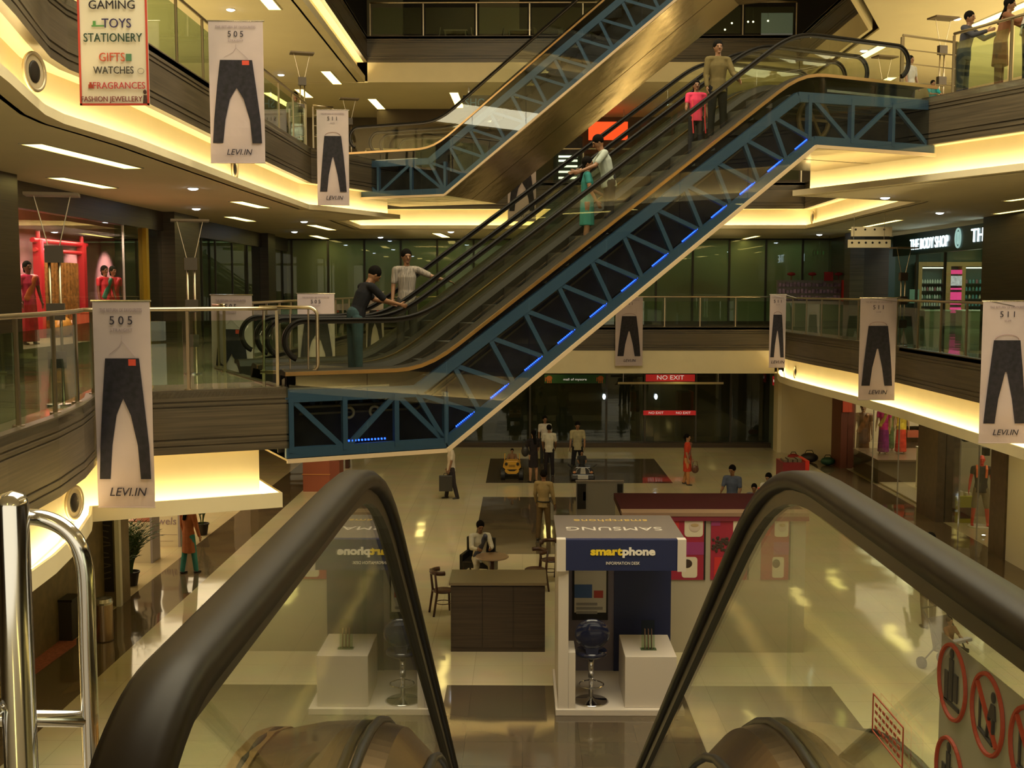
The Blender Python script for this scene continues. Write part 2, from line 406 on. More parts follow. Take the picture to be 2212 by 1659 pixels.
troffer((942, 503), (964, 512), C2, 'small yellow ceiling light above the man holding the escalator rail', G1)
G2 = 'ceiling lights under the third floor on the left'
troffer((568, -10), (594, 20), C3, 'yellow ceiling light at the top edge above the tall jeans banner', G2)
troffer((703, 153), (729, 181), C3, 'yellow ceiling light right of the second floor floor lamp', G2)
troffer((645, 192), (668, 210), C3, 'yellow ceiling light left of the second floor floor lamp', G2)
troffer((576, 199), (633, 233), C3, 'yellow ceiling light behind the second floor glass railing', G2)
troffer((803, 213), (824, 235), C3, 'yellow ceiling light above the head of the upper escalator landing', G2)
troffer((980, 199), (994, 232), C3, 'yellow ceiling light beside the upper escalator handrail', G2)
G3 = 'ceiling lights on the right'
troffer((2100, 57), (2225, 4), C3, 'yellow ceiling light over the people leaning on the upper railing', G3)
troffer((1860, 124), (1918, 92), C3, 'yellow ceiling light seen above the end of the near escalator handrail', G3)
troffer((1902, 180), (1928, 166), C3, 'small yellow ceiling light inside the loop of the escalator handrail', G3)
troffer((1838, 495), (1944, 474), C2, 'long thin ceiling light above the perforated hanging panels', G3, .2)
troffer((2176, 433), (2240, 424), C2, 'upper of two thin ceiling lights at the right edge', G3, .2)
troffer((2152, 461), (2240, 448), C2, 'lower of two thin ceiling lights at the right edge', G3, .2)
troffer((1600, 517), (1637, 509), C2, 'small ceiling light left of the perforated hanging panels', G3, .2)
# rows over the middle of the shops that the floor mirrors, behind and beside the camera
G4 = 'ceiling lights over the near balcony'
for i, (x, y) in enumerate(((-6.5, 12), (-6.5, 8), (-1.5, -2.5), (2.5, -2.5), (10.5, 12), (10.5, 17), (10.8, 21.5))):
    t = thing('ceiling_light', 'yellow ceiling light over the balcony outside the view', 'ceiling light', (x, y, C2), pi / 2, G4)
    MB().box(-1.2, -.17, -.02, 1.2, .17, -.004).build('light_frame', WHITE, t); MB().box(-1.1, -.15, -.028, 1.1, .15, -.021).build('diffuser', TROFFER, t)
for i, (x, y) in enumerate(((-7.2, 10), (-7.2, 16), (-7.2, 20), (10.2, 12), (10.2, 18), (10.2, 24), (10.2, 30), (10.2, 36), (-7.2, 34), (-4, 43.5), (1, 43.5), (6, 43.5))):
    t = thing('ceiling_light', 'yellow ceiling light under the first floor slab, hidden by its edge', 'ceiling light', (x, y, C1), pi / 2, 'ceiling lights under the first floor')
    MB().box(-1.0, -.17, -.02, 1.0, .17, -.004).build('light_frame', WHITE, t); MB().box(-.9, -.15, -.028, .9, .15, -.021).build('diffuser', TROFFER, t)

def downlight(px, py, z, label):
    p = on(px, py, z)
    t = thing('downlight', label, 'downlight', (p.x, p.y, z), 0, 'recessed round downlights')
    MB().lathe([(.085, 0), (.12, 0), (.12, -.015), (.085, -.015)], n=18).build('trim_ring', WHITE, t)
    MB().ell((0, 0, -.012), (.10, .10, .035), None, 14, 8).build('lens', DOWNL, t)
for px, py, z, lb in ((498, 20, C3, 'blue white downlight above the tall jeans banner'), (607, 161, C3, 'blue white downlight left of the second floor floor lamp'),
                      (417, 406, C2, 'blue white downlight in front of the dark left columns'), (424, 450, C2, 'dim downlight over the first floor left walkway'),
                      (657, 478, C2, 'small downlight between two ceiling lights by the far wall'), (636, 500, C2, 'smallest downlight beside the far wall on the left'),
                      (974, 500, C2, 'small downlight above the rising handrails'), (822, 512, C2, 'tiny downlight near the middle of the far glass wall'),
                      (1912, 426, C2, 'downlight under the lit cove on the right'), (2030, 459, C2, 'downlight above the lit shop name on the right'),
                      (1770, 506, C2, 'dim downlight left of the perforated panels'), (2067, 40, C3, 'bright downlight over the people at the upper railing'),
                      (1866, 109, C3, 'downlight beside the long light above the escalator loop'), (1855, 170, C3, 'bright downlight seen inside the escalator glass at the upper right'),
                      (1437, 225, C3, 'bright downlight beside the golden escalator underside')):
    downlight(px, py, z, lb)

# ------------------------------------------------------------------ far walls and shopfronts
def glazing(name, y, x0, x1, z0, z1, xs, gm, mm, mw=.08):
    b = MB().box(x0, y, z0, x1, y + .02, z1).build(name, gm)
    b['kind'] = 'structure'; b['label'] = 'glazed wall'; b['category'] = 'window'
    for x in xs: MB().box(x - mw / 2, y - .06, z0, x + mw / 2, y - .002, z1).build('mullion', mm, b)
    MB().box(x0, y - .06, z0, x1, y - .002, z0 + .12).build('bottom_rail', mm, b)
    MB().box(x0, y - .06, z1 - .06, x1, y - .002, z1).build('top_rail', mm, b)
    return b
def glazing_x(name, x, y0, y1, z0, z1, ys, gm, mm, mw=.06, md=.05):
    b = MB().box(x, y0, z0, x + .02, y1, z1).build(name, gm)
    b['kind'] = 'structure'; b['label'] = 'glazed shopfront'; b['category'] = 'window'
    for y in ys: MB().box(x - md * .6, y - mw / 2, z0, x + md, y + mw / 2, z1).build('mullion', mm, b)
    return b
GREENPANE = glass('green_pane', (0.6, 0.68, 0.52), 1.5, haze=.6, hcol=(.34, .40, .27))
DARKPANE = glass('dark_pane', (0.55, 0.60, 0.50), 1.6, haze=.3, hcol=(.05, .06, .04))
MULL = mat('dark_mullion', (0.04, 0.034, 0.026), .4)
glazing('window_1', 45, -9.4, 13.2, L1, C2, [-9.2 + 1.45 * k for k in range(16)], GREENPANE, MULL)
glazing('window_2', 45, -9.4, 9.9, 0, C1, [at(x, 880, 45).x for x in (1000, 1145, 1310, 1393, 1503, 1578)], DARKPANE, MULL)
struct('wall_night', MB().box(-9.4, 46.3, L1, 13.2, 46.4, C2), mat('frosted_back', (.20, .25, .17), .7, var=.5, vscale=.5))
MATS['frosted_back'].node_tree.nodes['Principled BSDF'].inputs['Emission Strength'].default_value = 0
area('pane_back_fill', (2, 45.65, 8.2), (0, 0, 0), 20, .8, 170, (.85, 1.0, .72))  # added lamp that brightens the far green panes from behind
struct('trim_60', MB().box(-9.4, 44.6, 0, 10.2, 45.0, .18), DARKWOOD)
struct('trim_61', MB().box(-9.4, 44.7, L1, 13.2, 44.95, L1 + .14), DARKWOOD)
# pale jambs seen in the ground floor exit
for i, px in enumerate((1368, 1392, 1420, 1466)):
    p = at(px, 880, 45.3); struct('trim_%d' % (62 + i), MB().box(p.x - .12, 45.4, 0, p.x + .12, 45.6, C1), mat('exit_jamb', (.30, .32, .22), .6))
# second and third floor back walls
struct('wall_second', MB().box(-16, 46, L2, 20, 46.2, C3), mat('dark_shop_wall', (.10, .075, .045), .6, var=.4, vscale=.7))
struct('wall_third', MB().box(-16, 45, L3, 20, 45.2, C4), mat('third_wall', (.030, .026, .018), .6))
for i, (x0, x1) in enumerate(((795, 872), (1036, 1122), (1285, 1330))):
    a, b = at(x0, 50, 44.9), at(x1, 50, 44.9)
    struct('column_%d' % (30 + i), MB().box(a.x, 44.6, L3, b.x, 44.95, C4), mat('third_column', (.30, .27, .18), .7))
# left shopfront on the first floor
struct('wall_shopfront', MB().box(-9.55, 10, 7.8, -9.35, 45, C2), DARKWOOD)
struct('column_1', MB().box(-9.7, 17.2, L1, -8.9, 19.95, C2), DARKWOOD)
struct('column_2', MB().box(-9.5, 29.4, L1, -9.05, 31.6, C2), WOOD)
struct('column_3', MB().box(-9.5, 40.4, L1, -9.1, 41.6, C2), DARKWOOD)
PLUM = mat('plum_wall', (.55, .32, .32), .5, var=.35, vscale=.9)
struct('wall_display', MB().box(-12.2, 20, L1, -12.0, 33.2, C2), PLUM)
struct('wall_display_end', MB().box(-12.2, 33.2, L1, -9.5, 33.3, 7.8), mat('dark_back', (.03, .03, .022), .5))
struct('floor_14', MB().box(-12.2, 21.0, L1, -9.5, 26.6, L1 + .25), mat('display_platform', (.34, .27, .17), .5))
glazing_x('window_3', -9.42, 20.0, 26.7, L1, 7.8, [26.6], GLASS, STEEL, .02, .03)
glazing_x('window_4', -9.42, 26.7, 45, L1, 7.8, [28.1, 33, 34.5, 36.5, 38.5, 42.5], DARKPANE, MULL, .04)
struct('wall_inner', MB().box(-14.2, 31.7, L1, -14.0, 45, C2), mat('dark_green_inner', (.045, .055, .04), .5, var=.5, vscale=1.2))
p = at_x(313, 570, -9.38); tag(MB().box(-9.5, p.y - .09, L1, -9.3, p.y + .09, 7.8).build('yellow_post', mat('yellow_paint', (.55, .36, .02), .5)), 'yellow upright post in the dark first floor shopfront', 'post')
# right side, first floor
struct('column_4', MB().box(12.9, 28.2, L1, 13.6, 31.9, C2), DARKWOOD)
struct('column_5', MB().box(11.6, 40.2, L1, 12.1, 40.9, C2), WOOD)
struct('column_6', MB().box(12.2, 40.9, L1, 13.2, 44.9, C2), DARKWOOD)
struct('wall_shop', MB().box(13.3, 43.6, L1, 20, 43.8, C2), mat('dark_green_wall', (.012, .035, .022), .4))
glazing_x('window_5', 13.2, 31.9, 40.2, L1, 7.45, [35.5, 38], GLASSG, MULL, .05)
# right side, ground floor
struct('column_7', MB().box(11.2, 30.2, 0, 11.8, 31.7, C1), mat('brown_stone', (.10, .072, .048), .35, var=.2))
struct('column_8', MB().box(11.2, 25.9, 0, 11.7, 26.75, C1), MATS['brown_stone'])
struct('column_9', MB().box(11.25, 24.6, 0, 11.7, 25.9, C1), WHITE)
glazing_x('window_6', 11.42, 26.75, 30.2, 0, C1, [28, 29.2], GLASS, STEEL, .012, .022)
glazing_x('window_7', 11.42, 31.7, 39.4, 0, C1, [34, 36.5], GLASS, STEEL, .012, .022)
struct('wall_gear', MB().box(14.2, 22, 0, 14.4, 31, C1), mat('grey_panel', (.42, .36, .24), .6))
struct('wall_gear_end', MB().box(11.6, 31.0, 0, 14.4, 31.1, C1), MATS['grey_panel'])
struct('wall_saree', MB().box(11.5, 41.2, 0, 17, 41.3, C1), mat('cream_shop_wall', (.66, .55, .36), .6))
struct('wall_saree_side', MB().box(16.8, 31, 0, 17, 41.2, C1), mat('brown_shop_wall', (.16, .10, .055), .6, var=.3))
struct('column_10', MB().box(11.2, 39.4, 0, 11.7, 40.6, C1), mat('oxblood_panel', (.13, .035, .02), .5))
struct('wall_blank', MB().prism([(11.3, 40.6), (11.5, 40.75), (10.2, 43.4), (10.0, 43.3)], 0, C1), mat('blank_wall', (.62, .54, .38), .6))
struct('column_11', MB().box(9.85, 43.3, 0, 10.35, 44.0, C1), CREAM)
struct('wall_exit', MB().box(9.9, 44.0, 0, 10.0, 45, C1), mat('green_grey', (.14, .17, .12), .5))
# left side, ground floor
struct('column_12', MB().box(-8.75, 21.9, 0, -8.0, 22.45, C1), mat('taupe_stone', (.20, .15, .09), .4, var=.15))
struct('column_13', MB().box(-8.07, 21.84, 0, -7.98, 21.96, C1), WHITE)
struct('wall_ground_shop', MB().box(-14, 22, 0, -13.8, 45, C1), mat('cream_shop', (.62, .52, .34), .6))
struct('wall_ground_near', MB().box(-8.5, -6, 0, -8.3, 21.9, C1), mat('olive_front', (.16, .12, .06), .5, var=.2))
struct('column_14', MB().box(-8.6, 33, 0, -8.1, 34, C1), mat('taupe_stone', (.2, .15, .09)))

# ------------------------------------------------------------------ railings
def resample(path, step):
    P = [Vector(p) for p in path]; out = [P[0]]; acc = [0]
    for a, b in zip(P, P[1:]): acc.append(acc[-1] + (b - a).length)
    n = max(1, round(acc[-1] / step)); res = []
    for k in range(n + 1):
        d = acc[-1] * k / n; i = max(j for j in range(len(acc)) if acc[j] <= d + 1e-6); i = min(i, len(P) - 2)
        seg = acc[i + 1] - acc[i]; res.append(P[i] + (P[i + 1] - P[i]) * ((d - acc[i]) / seg if seg else 0))
    return res
BRASSY = mat('satin_rail', (.50, .42, .30), .30, 1.0)
def railing(path, z, label, h=1.12, step=1.25, bars=False):
    pts = resample(path, step); c = pts[0]
    t = thing('glass_railing', label, 'railing', (c.x, c.y, z))
    MB().tube([(p.x, p.y, z + h) for p in resample(path, .45)], .028, 10).build('top_rail', BRASSY, t, smooth=True, world=True)
    for p in pts:
        m = MB().box(p.x - .02, p.y - .02, z, p.x + .02, p.y + .02, z + h - .03).cyl((p.x, p.y, z), (p.x, p.y, z + .03), .06)
        m.build('post', BRASSY, t, world=True)
    for a, b in zip(pts, pts[1:]):
        d = (b - a).normalized(); a2 = a + d * .07; b2 = b - d * .07
        MB().bar((a2.x, a2.y, z + .53), (b2.x, b2.y, z + .53), .012, .86).build('glass_panel', GLASSG, t, world=True)
    if bars:
        for hh in (.35, .62, .88): MB().tube([(p.x, p.y, z + hh) for p in pts], .012, 6).build('middle_rail', BRASSY, t, world=True)
    return t
railing(offset_path(E1L[1:7], .12) + [(-3.45, 15.78)], L1, 'glass railing along the curved first floor balcony on the left')
railing(offset_path(E1L[8:], .12), L1, 'first floor glass railing running back behind the left escalator landing')
railing([(-5.2, 41.62), (9.15, 41.62)], L1, 'straight glass railing on the far first floor bridge')
railing(offset_path(E1R[1:-1], .12), L1, 'glass railing along the curved first floor balcony on the right', step=1.4)
railing(offset_path(E2L[1:11], .12), L2, 'second floor glass railing along the left balcony behind the banners', step=1.5)
railing([(-4.85, 29.15), (-5.3, 28.85)], L2, 'short second floor railing by the upper escalator landing', bars=True, step=.8)
railing([(-5.2, 37.72), (9.2, 37.72)], L2, 'glass railing on the far second floor bridge', step=1.8)
railing([(7.85, 21.0), (8.75, 18.95), (9.1, 17.4), (9.1, 12)], L2, 'second floor glass railing with people leaning on it')
railing([(-5.1, 38.42), (9.1, 38.42)], L3, 'glass railing on the far third floor bridge', step=1.8)
# ------------------------------------------------------------------ escalators
TS = tan(radians(35))
RISE = 4.9
def make_escalator(name, label, loc, rz, group=None, LEN=12.3, b1=2.13, h_hand=.95, deck_h=.22, style='blue', W=1.55, hw=(.25, 1.30), newel=(.35, None), side_glass=True, led=True, soft=1.3, hr=.036, detail=True, rise=RISE):
    b2 = b1 + rise / TS
    t = thing(name, label, 'escalator', loc, rz, group)
    # floor line by integrating a slope that eases in and out
    N = 400; zs = [0.0]; ds = LEN / N
    def sm(x): x = max(0, min(1, x)); return x * x * (3 - 2 * x)
    for i in range(N):
        s = (i + .5) * ds
        zs.append(zs[-1] + ds * TS * (sm((s - b1) / soft + .5) - sm((s - b2) / soft + .5)))
    k = rise / zs[-1]; zs = [z * k for z in zs]
    def fl(s):
        if s <= 0: return 0.0
        if s >= LEN: return zs[-1]
        x = s / ds; i = int(x); f = x - i; return zs[i] * (1 - f) + zs[min(i + 1, N)] * f
    t_fl = fl
    def sl(s): return (fl(s + .02) - fl(s - .02)) / .04
    n0 = newel[0]; n1 = newel[1] if newel[1] is not None else LEN - .35
    SS = [n0 + (n1 - n0) * i / 90 for i in range(91)]
    nr = .30
    lower_truss = lambda s: min(max(-1.0, (s - b1 - .32) * TS - 1.0), rise - 1.0)
    for si, wv in enumerate(hw):
        # handrail: a closed belt round both newels
        pts = []
        for s in SS: pts.append((s, wv, fl(s) + h_hand))
        for a in range(1, 33):
            an = pi / 2 - pi * .86 * a / 32; pts.append((n1 + nr * cos(an), wv, fl(n1) + h_hand - nr + nr * sin(an)))
        low = []
        for a in range(1, 33):
            an = pi / 2 + pi * .86 * a / 32; low.append((n0 + nr * cos(an), wv, fl(n0) + h_hand - nr + nr * sin(an)))
        pts = low[::-1] + pts
        # belt cross-section: flattened C, built as a swept rounded rectangle
        mb = MB(); sec = [(-hr, -.014), (-hr * .9, .010), (-hr * .55, .022), (hr * .55, .022), (hr * .9, .010), (hr, -.014), (hr * .6, -.024), (-hr * .6, -.024)]
        P = [Vector(p) for p in pts]; vs = []; m = len(sec)
        for i, p in enumerate(P):
            d = (P[min(i + 1, len(P) - 1)] - P[max(i - 1, 0)]).normalized(); nrm = Vector((-d.z, 0, d.x))
            for a, b in sec: vs.append(p + Vector((0, a, 0)) + nrm * b)
        fs = [(i * m + q, i * m + (q + 1) % m, (i + 1) * m + (q + 1) % m, (i + 1) * m + q) for i in range(len(P) - 1) for q in range(m)]
        fs += [tuple(range(m - 1, -1, -1)), tuple((len(P) - 1) * m + q for q in range(m))]
        mb.add(vs, fs); mb.build('handrail', RUBBERN if style == 'near' else RUBBER, t, smooth=True)
        # guide rail under the belt
        g = MB(); vs = []; inner = [(-.018, -.058), (-.018, -.022), (.018, -.022), (.018, -.058)]
        for i, p in enumerate(P):
            d = (P[min(i + 1, len(P) - 1)] - P[max(i - 1, 0)]).normalized(); nrm = Vector((-d.z, 0, d.x))
            for a, b in inner: vs.append(p + Vector((0, a, 0)) + nrm * b)
        fs = [(i * 4 + q, i * 4 + (q + 1) % 4, (i + 1) * 4 + (q + 1) % 4, (i + 1) * 4 + q) for i in range(len(P) - 1) for q in range(4)]
        g.add(vs, fs).build('rail_guide', BLACKM if style == 'blue' else mat('bronze_guide', (.030, .022, .015), .4, .3), t)
        # glass balustrade panels between deck and handrail, the end ones rounded
        cuts = [n0 - nr + .03 if i == 0 else (n1 + nr - .03 if i == 7 else n0 + (n1 - n0) * i / 7) for i in range(8)]
        for a, b in zip(cuts, cuts[1:]):
            gm = MB(); vs = []; q = 14
            for i in range(q + 1):
                s = a + (b - a) * i / q; s2 = max(n0, min(n1, s)); e = abs(s - s2)
                top = fl(s2) + h_hand - nr + sqrt(max(0, (nr - .03) ** 2 - e * e)) - (.03 if e == 0 else 0.03)
                bot = fl(s2) + (deck_h - .02 if e == 0 else max(deck_h - .02, h_hand - nr - sqrt(max(0, (nr - .03) ** 2 - e * e))))
                for yy in (wv - .005, wv + .005): vs += [(s, yy, bot), (s, yy, top)]
            fs = []
            for i in range(q):
                o = i * 4; p_ = o + 4
                fs += [(o, p_, p_ + 1, o + 1), (o + 2, o + 3, p_ + 3, p_ + 2), (o + 1, p_ + 1, p_ + 3, o + 3), (o, o + 2, p_ + 2, p_)]
            fs += [(0, 1, 3, 2), (q * 4, q * 4 + 2, q * 4 + 3, q * 4 + 1)]
            gm.add(vs, fs).build('balustrade_glass', GLASS if style != 'near' else NEARGLASS, t)
        if style == 'near':
            for yy, zz in ((0.0 if si == 0 else W, deck_h), (wv + (.02 if si == 0 else -.02), deck_h + .03), (wv + (.16 if si == 0 else -.16), deck_h - .07)):
                MB().tube([(s, yy, fl(s) + zz) for s in [n0 - .3 + (n1 - n0 + .6) * i / 70 for i in range(71)]], .012, 8).build('deck_bead', BLACKM, t, smooth=True)
        # decks: inner slope to the steps, outer flat cap
        out = 0.0 if si == 0 else W; inn = wv + (.16 if si == 0 else -.16)
        for nm, prof, mm in (('outer_deck', [(out, deck_h - .05), (out, deck_h), ((out + wv) / 2, deck_h + .025), (wv, deck_h + .03), (wv, deck_h - .05)], DECKIN if style == 'near' else DECKDARK),
                             ('inner_deck', [(wv, deck_h - .05), (wv, deck_h + .03), ((wv + inn) / 2, deck_h + .01), (inn, deck_h - .08), (inn, -.03), (inn - (.02 if si == 0 else -.02), -.03)], DECKIN if style == 'near' else DECKDARK)):
            mb = MB(); vs = []; m = len(prof); nS = 260 if style == 'near' else 80; S2 = [LEN * i / nS for i in range(nS + 1)]
            S2 = [s for s in S2 if n0 - .45 <= s <= n1 + .45]
            for s in S2:
                for y, z in prof: vs.append((s, y, fl(s) + z))
            fs = [(i * m + q, i * m + (q + 1) % m, (i + 1) * m + (q + 1) % m, (i + 1) * m + q) for i in range(len(S2) - 1) for q in range(m)]
            fs += [tuple(range(m - 1, -1, -1)), tuple((len(S2) - 1) * m + q for q in range(m))]
            mb.add(vs, fs).build(nm, mm, t, smooth=False)
    m = MB(); S2 = [LEN * i / 60 for i in range(61)]; vs = []
    for s in S2:
        for y, z in ((-.03, deck_h - .045), (-.03, deck_h + .01), (.02, deck_h + .01), (.02, deck_h - .045)): vs.append((s, y, fl(s) + z))
    fs = [(i * 4 + q, i * 4 + (q + 1) % 4, (i + 1) * 4 + (q + 1) % 4, (i + 1) * 4 + q) for i in range(60) for q in range(4)] + [(3, 2, 1, 0), (240, 241, 242, 243)]
    m.add(vs, fs).build('deck_edge', GOLDEN, t)
    # steps and comb plates
    st = MB(); w0, w1 = hw[0] + .15, hw[1] - .15; s = b1 - .6
    while s < b2 + .6:
        z = fl(s + .2); st.box(s, w0, z - .22, s + .405, w1, z); s += .405
    st.build('step_band', mat('grooved_step', (.045, .044, .04), .5, .3), t)
    MB().box(0, w0 - .3, -.05, b1 - .55, w1 + .3, -.005).build('comb_plate', STEEL, t); MB().box(b2 + .65, w0 - .3, rise - .05, LEN, w1 + .3, rise - .005).build('comb_plate', STEEL, t)
    # truss: chords, posts and diagonals on both sides, dark pan inside, soffit below
    d0 = b1 + .32; d1 = b2 + .32
    bot = [(0, -1.0), (d0, -1.0), (d1, rise - 1.0), (LEN, rise - 1.0)]
    def tp(s): return fl(s) + deck_h - .22
    tops = [0.0, b1 - .15, b2 - .05, LEN]; topz = [-.02, -.02, rise - .1, rise - .02]
    if detail:
        for yy in (.05, W - .05):
            m = MB()
            for (a, za), (b, zb) in zip(bot, bot[1:]): m.bar((a, yy, za + .08), (b, yy, zb + .08), .08, .15)
            m.build('bottom_chord', BLUE, t)
            m = MB()
            for i in range(3): m.bar((tops[i], yy, topz[i] - .1), (tops[i + 1], yy, topz[i + 1] - .1), .08, .17)
            m.build('top_chord', BLUE, t)
            if yy < W / 2 or style == 'gold':
                nb = 12
                for i in range(nb):
                    fa = i / nb; fb = (i + 1) / nb
                    T = Vector((tops[1] + (tops[2] - tops[1]) * fa, yy, -.15 + (rise) * fa - .0)); B0 = Vector((d0 + (d1 - d0) * fa + .0, yy, -.92 + rise * fa)); B1 = Vector((d0 + (d1 - d0) * fb, yy, -.92 + rise * fb))
                    MB().bar(T, B0, .06, .075).build('truss_post', BLUE, t); MB().bar(T, B1, .06, .07).build('truss_brace', BLUE, t)
                for a, b, z in ((.08, d0, 0), (b2 + .2, LEN - .06, rise)):
                    n = 3; q = (b - a) / n
                    for i in range(n + 1):
                        if i < n or z == 0: MB().bar((a + q * i, yy, z - .15), (a + q * i, yy, z - .92), .07, .1).build('truss_post', BLUE, t)
                        if i < n:
                            if i % 2 == 0: MB().bar((a + q * i, yy, z - .15), (a + q * (i + 1), yy, z - .92), .06, .075).build('truss_brace', BLUE, t)
                            else: MB().bar((a + q * i, yy, z - .92), (a + q * (i + 1), yy, z - .15), .06, .075).build('truss_brace', BLUE, t)
        if led:
            nb = 12
            for i in range(nb):
                m = MB()
                for j in range(12):
                    f = (i + .30 + .045 * j) / nb; s = d0 + (d1 - d0) * f; z = -.80 + rise * f
                    m.box(s - .007, .02, z - .010, s + .007, .045, z + .010)
                m.build('led_strip', BLUELED, t)
            m = MB()
            for j in range(12): m.box(.92 + j * .05, .02, -.81, .938 + j * .05, .045, -.785)
            m.build('led_strip', BLUELED, t)
        # machinery wheels
        if style == 'blue':
            MB().tube([(b2 + .55 + .34 * cos(a * pi / 12), .32, rise - .52 + .34 * sin(a * pi / 12)) for a in range(24)], .045, 8, closed=True).bar((b2 + .25, .32, rise - .52), (b2 + .85, .32, rise - .52), .05, .05).bar((b2 + .4, .32, rise - .26), (b2 + .7, .32, rise - .78), .05, .05).build('drive_wheel', mat('ochre_paint', (.20, .12, .03), .5), t)
            for s in (1.02, 1.42): MB().tube([(s + .075 * cos(a * pi / 8), .30, -.42 + .075 * sin(a * pi / 8)) for a in range(16)], .022, 8, closed=True).build('chain_wheel', mat('worn_brass', (.42, .33, .16), .4), t)
            for r in range(3):
                m = MB(); o = .22 + .10 * r
                for (a, b) in ((.3, b1), (b1, b2), (b2, LEN - .4)): m.bar((a, .40, fl(a) - o if a < b1 else (a - b1) * TS * (1 if a < b2 else 0) + (rise if a >= b2 else 0) - o), (b, .40, (0 if b <= b1 else rise) - o), .03, .03)
                m.build('step_chain', mat('oily_steel', (.16, .13, .09), .35, .8), t)
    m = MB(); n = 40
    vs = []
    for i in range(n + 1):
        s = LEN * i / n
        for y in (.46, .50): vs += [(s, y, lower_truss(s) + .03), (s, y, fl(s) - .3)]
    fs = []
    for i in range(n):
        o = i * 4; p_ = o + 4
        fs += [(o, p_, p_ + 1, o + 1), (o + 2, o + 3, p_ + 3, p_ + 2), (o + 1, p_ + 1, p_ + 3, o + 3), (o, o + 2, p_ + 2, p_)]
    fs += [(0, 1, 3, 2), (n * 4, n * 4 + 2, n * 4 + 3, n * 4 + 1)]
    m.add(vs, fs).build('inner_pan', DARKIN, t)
    # soffit
    vs = []; prof = [(-.02, -.03), (-.02, 0), (W + .02, 0), (W + .02, -.03)]
    for s, z in bot:
        for y, zz in prof: vs.append((s, y, z + zz))
    fs = [(i * 4 + q, i * 4 + (q + 1) % 4, (i + 1) * 4 + (q + 1) % 4, (i + 1) * 4 + q) for i in range(3) for q in range(4)] + [(3, 2, 1, 0), (12, 13, 14, 15)]
    MB().add(vs, fs).build('soffit', SOFFIT, t)
    if side_glass:
        # glazed cladding sheets over the near side of the truss
        cuts = [0, 1.2, 2.45] + [2.45 + (b2 - 2.2) * i / 5 for i in range(1, 6)] + [LEN]
        cuts = sorted(set(round(c, 3) for c in cuts if c < LEN)) + [LEN]
        for a, b in zip(cuts, cuts[1:]):
            vs = []; q = 8
            for i in range(q + 1):
                s = a + (b - a) * i / q + (.006 if i == 0 else (-.006 if i == q else 0))
                for y in (-.018, -.008): vs += [(s, y, lower_truss(s)), (s, y, fl(s) + deck_h - .05)]
            fs = []
            for i in range(q):
                o = i * 4; p_ = o + 4
                fs += [(o, p_, p_ + 1, o + 1), (o + 2, o + 3, p_ + 3, p_ + 2), (o + 1, p_ + 1, p_ + 3, o + 3), (o, o + 2, p_ + 2, p_)]
            fs += [(0, 1, 3, 2), (q * 4, q * 4 + 2, q * 4 + 3, q * 4 + 1)]
            MB().add(vs, fs).build('cladding_glass', GLASST, t)
        m = MB()
        for (a, za), (b, zb) in zip(bot, bot[1:]): m.bar((a, -.02, za - .03), (b, -.02, zb - .03), .04, .06)
        m.build('bottom_trim', mat('pale_trim', (.55, .42, .27), .4), t)
    else:
        m = MB(); n = 30; vs = []
        for i in range(n + 1):
            s = LEN * i / n
            for y in (-.01, .0): vs += [(s, y, lower_truss(s)), (s, y, fl(s) + deck_h)]
        fs = []
        for i in range(n):
            o = i * 4; p_ = o + 4
            fs += [(o, p_, p_ + 1, o + 1), (o + 2, o + 3, p_ + 3, p_ + 2), (o + 1, p_ + 1, p_ + 3, o + 3), (o, o + 2, p_ + 2, p_)]
        if not detail: m.add(vs, fs).build('side_panel', STEEL, t)
    return t, fl
DECKIN = mat('satin_deck', (.26, .19, .11), .26, 1.0)
NEARGLASS = glass('near_glass', (.90, .94, .86), 1.15)
U1 = Vector((.8925, .451, 0)); A1 = Vector((-3.33, 15.7, L1)); RZ1 = math.atan2(.451, .8925); N1 = Vector((-.451, .8925, 0))
U2 = Vector((.9135, -.4067, 0)); A2 = Vector((-4.94, 31.28, L2)); RZ2 = math.atan2(-.4067, .9135); N2 = Vector((.4067, .9135, 0))
esc1, FL1 = make_escalator('escalator', 'near escalator with blue truss and blue lights rising to the second floor', A1, RZ1, 'blue truss escalators', newel=(.35, 11.55))
esc2, _f = make_escalator('escalator', 'escalator running alongside and behind the near blue truss escalator', A1 + N1 * 1.65, RZ1, 'blue truss escalators', newel=(.35, 11.55), side_glass=False, led=False)
esc3, _f = make_escalator('escalator', 'upper escalator with blue truss side rising toward the top of the picture', A2, RZ2, 'upper escalators', style='gold', led=False, LEN=13.1, b1=2.83)
esc4, _f = make_escalator('escalator', 'upper escalator behind, sharing the shiny golden underside', A2 + N2 * 1.62, RZ2, 'upper escalators', style='gold', led=False, side_glass=False, LEN=13.1, b1=2.83, detail=False)
# the escalator going down in front of the camera: its upper end is nearest
NB = 2.86
nl = 12.3; nb1 = 2.13; nb2 = nb1 + RISE / TS
esc5, _f = make_escalator('escalator', 'nearest escalator going down, with black handrails and glass sides', (-.39 - .25, NB + nb2, 0), -pi / 2, None, style='near', h_hand=.95, deck_h=.30, side_glass=False, led=False, detail=False, newel=(.35, nb2 + 1.62), soft=1.1, hr=.042, LEN=nb2 + 2.2)
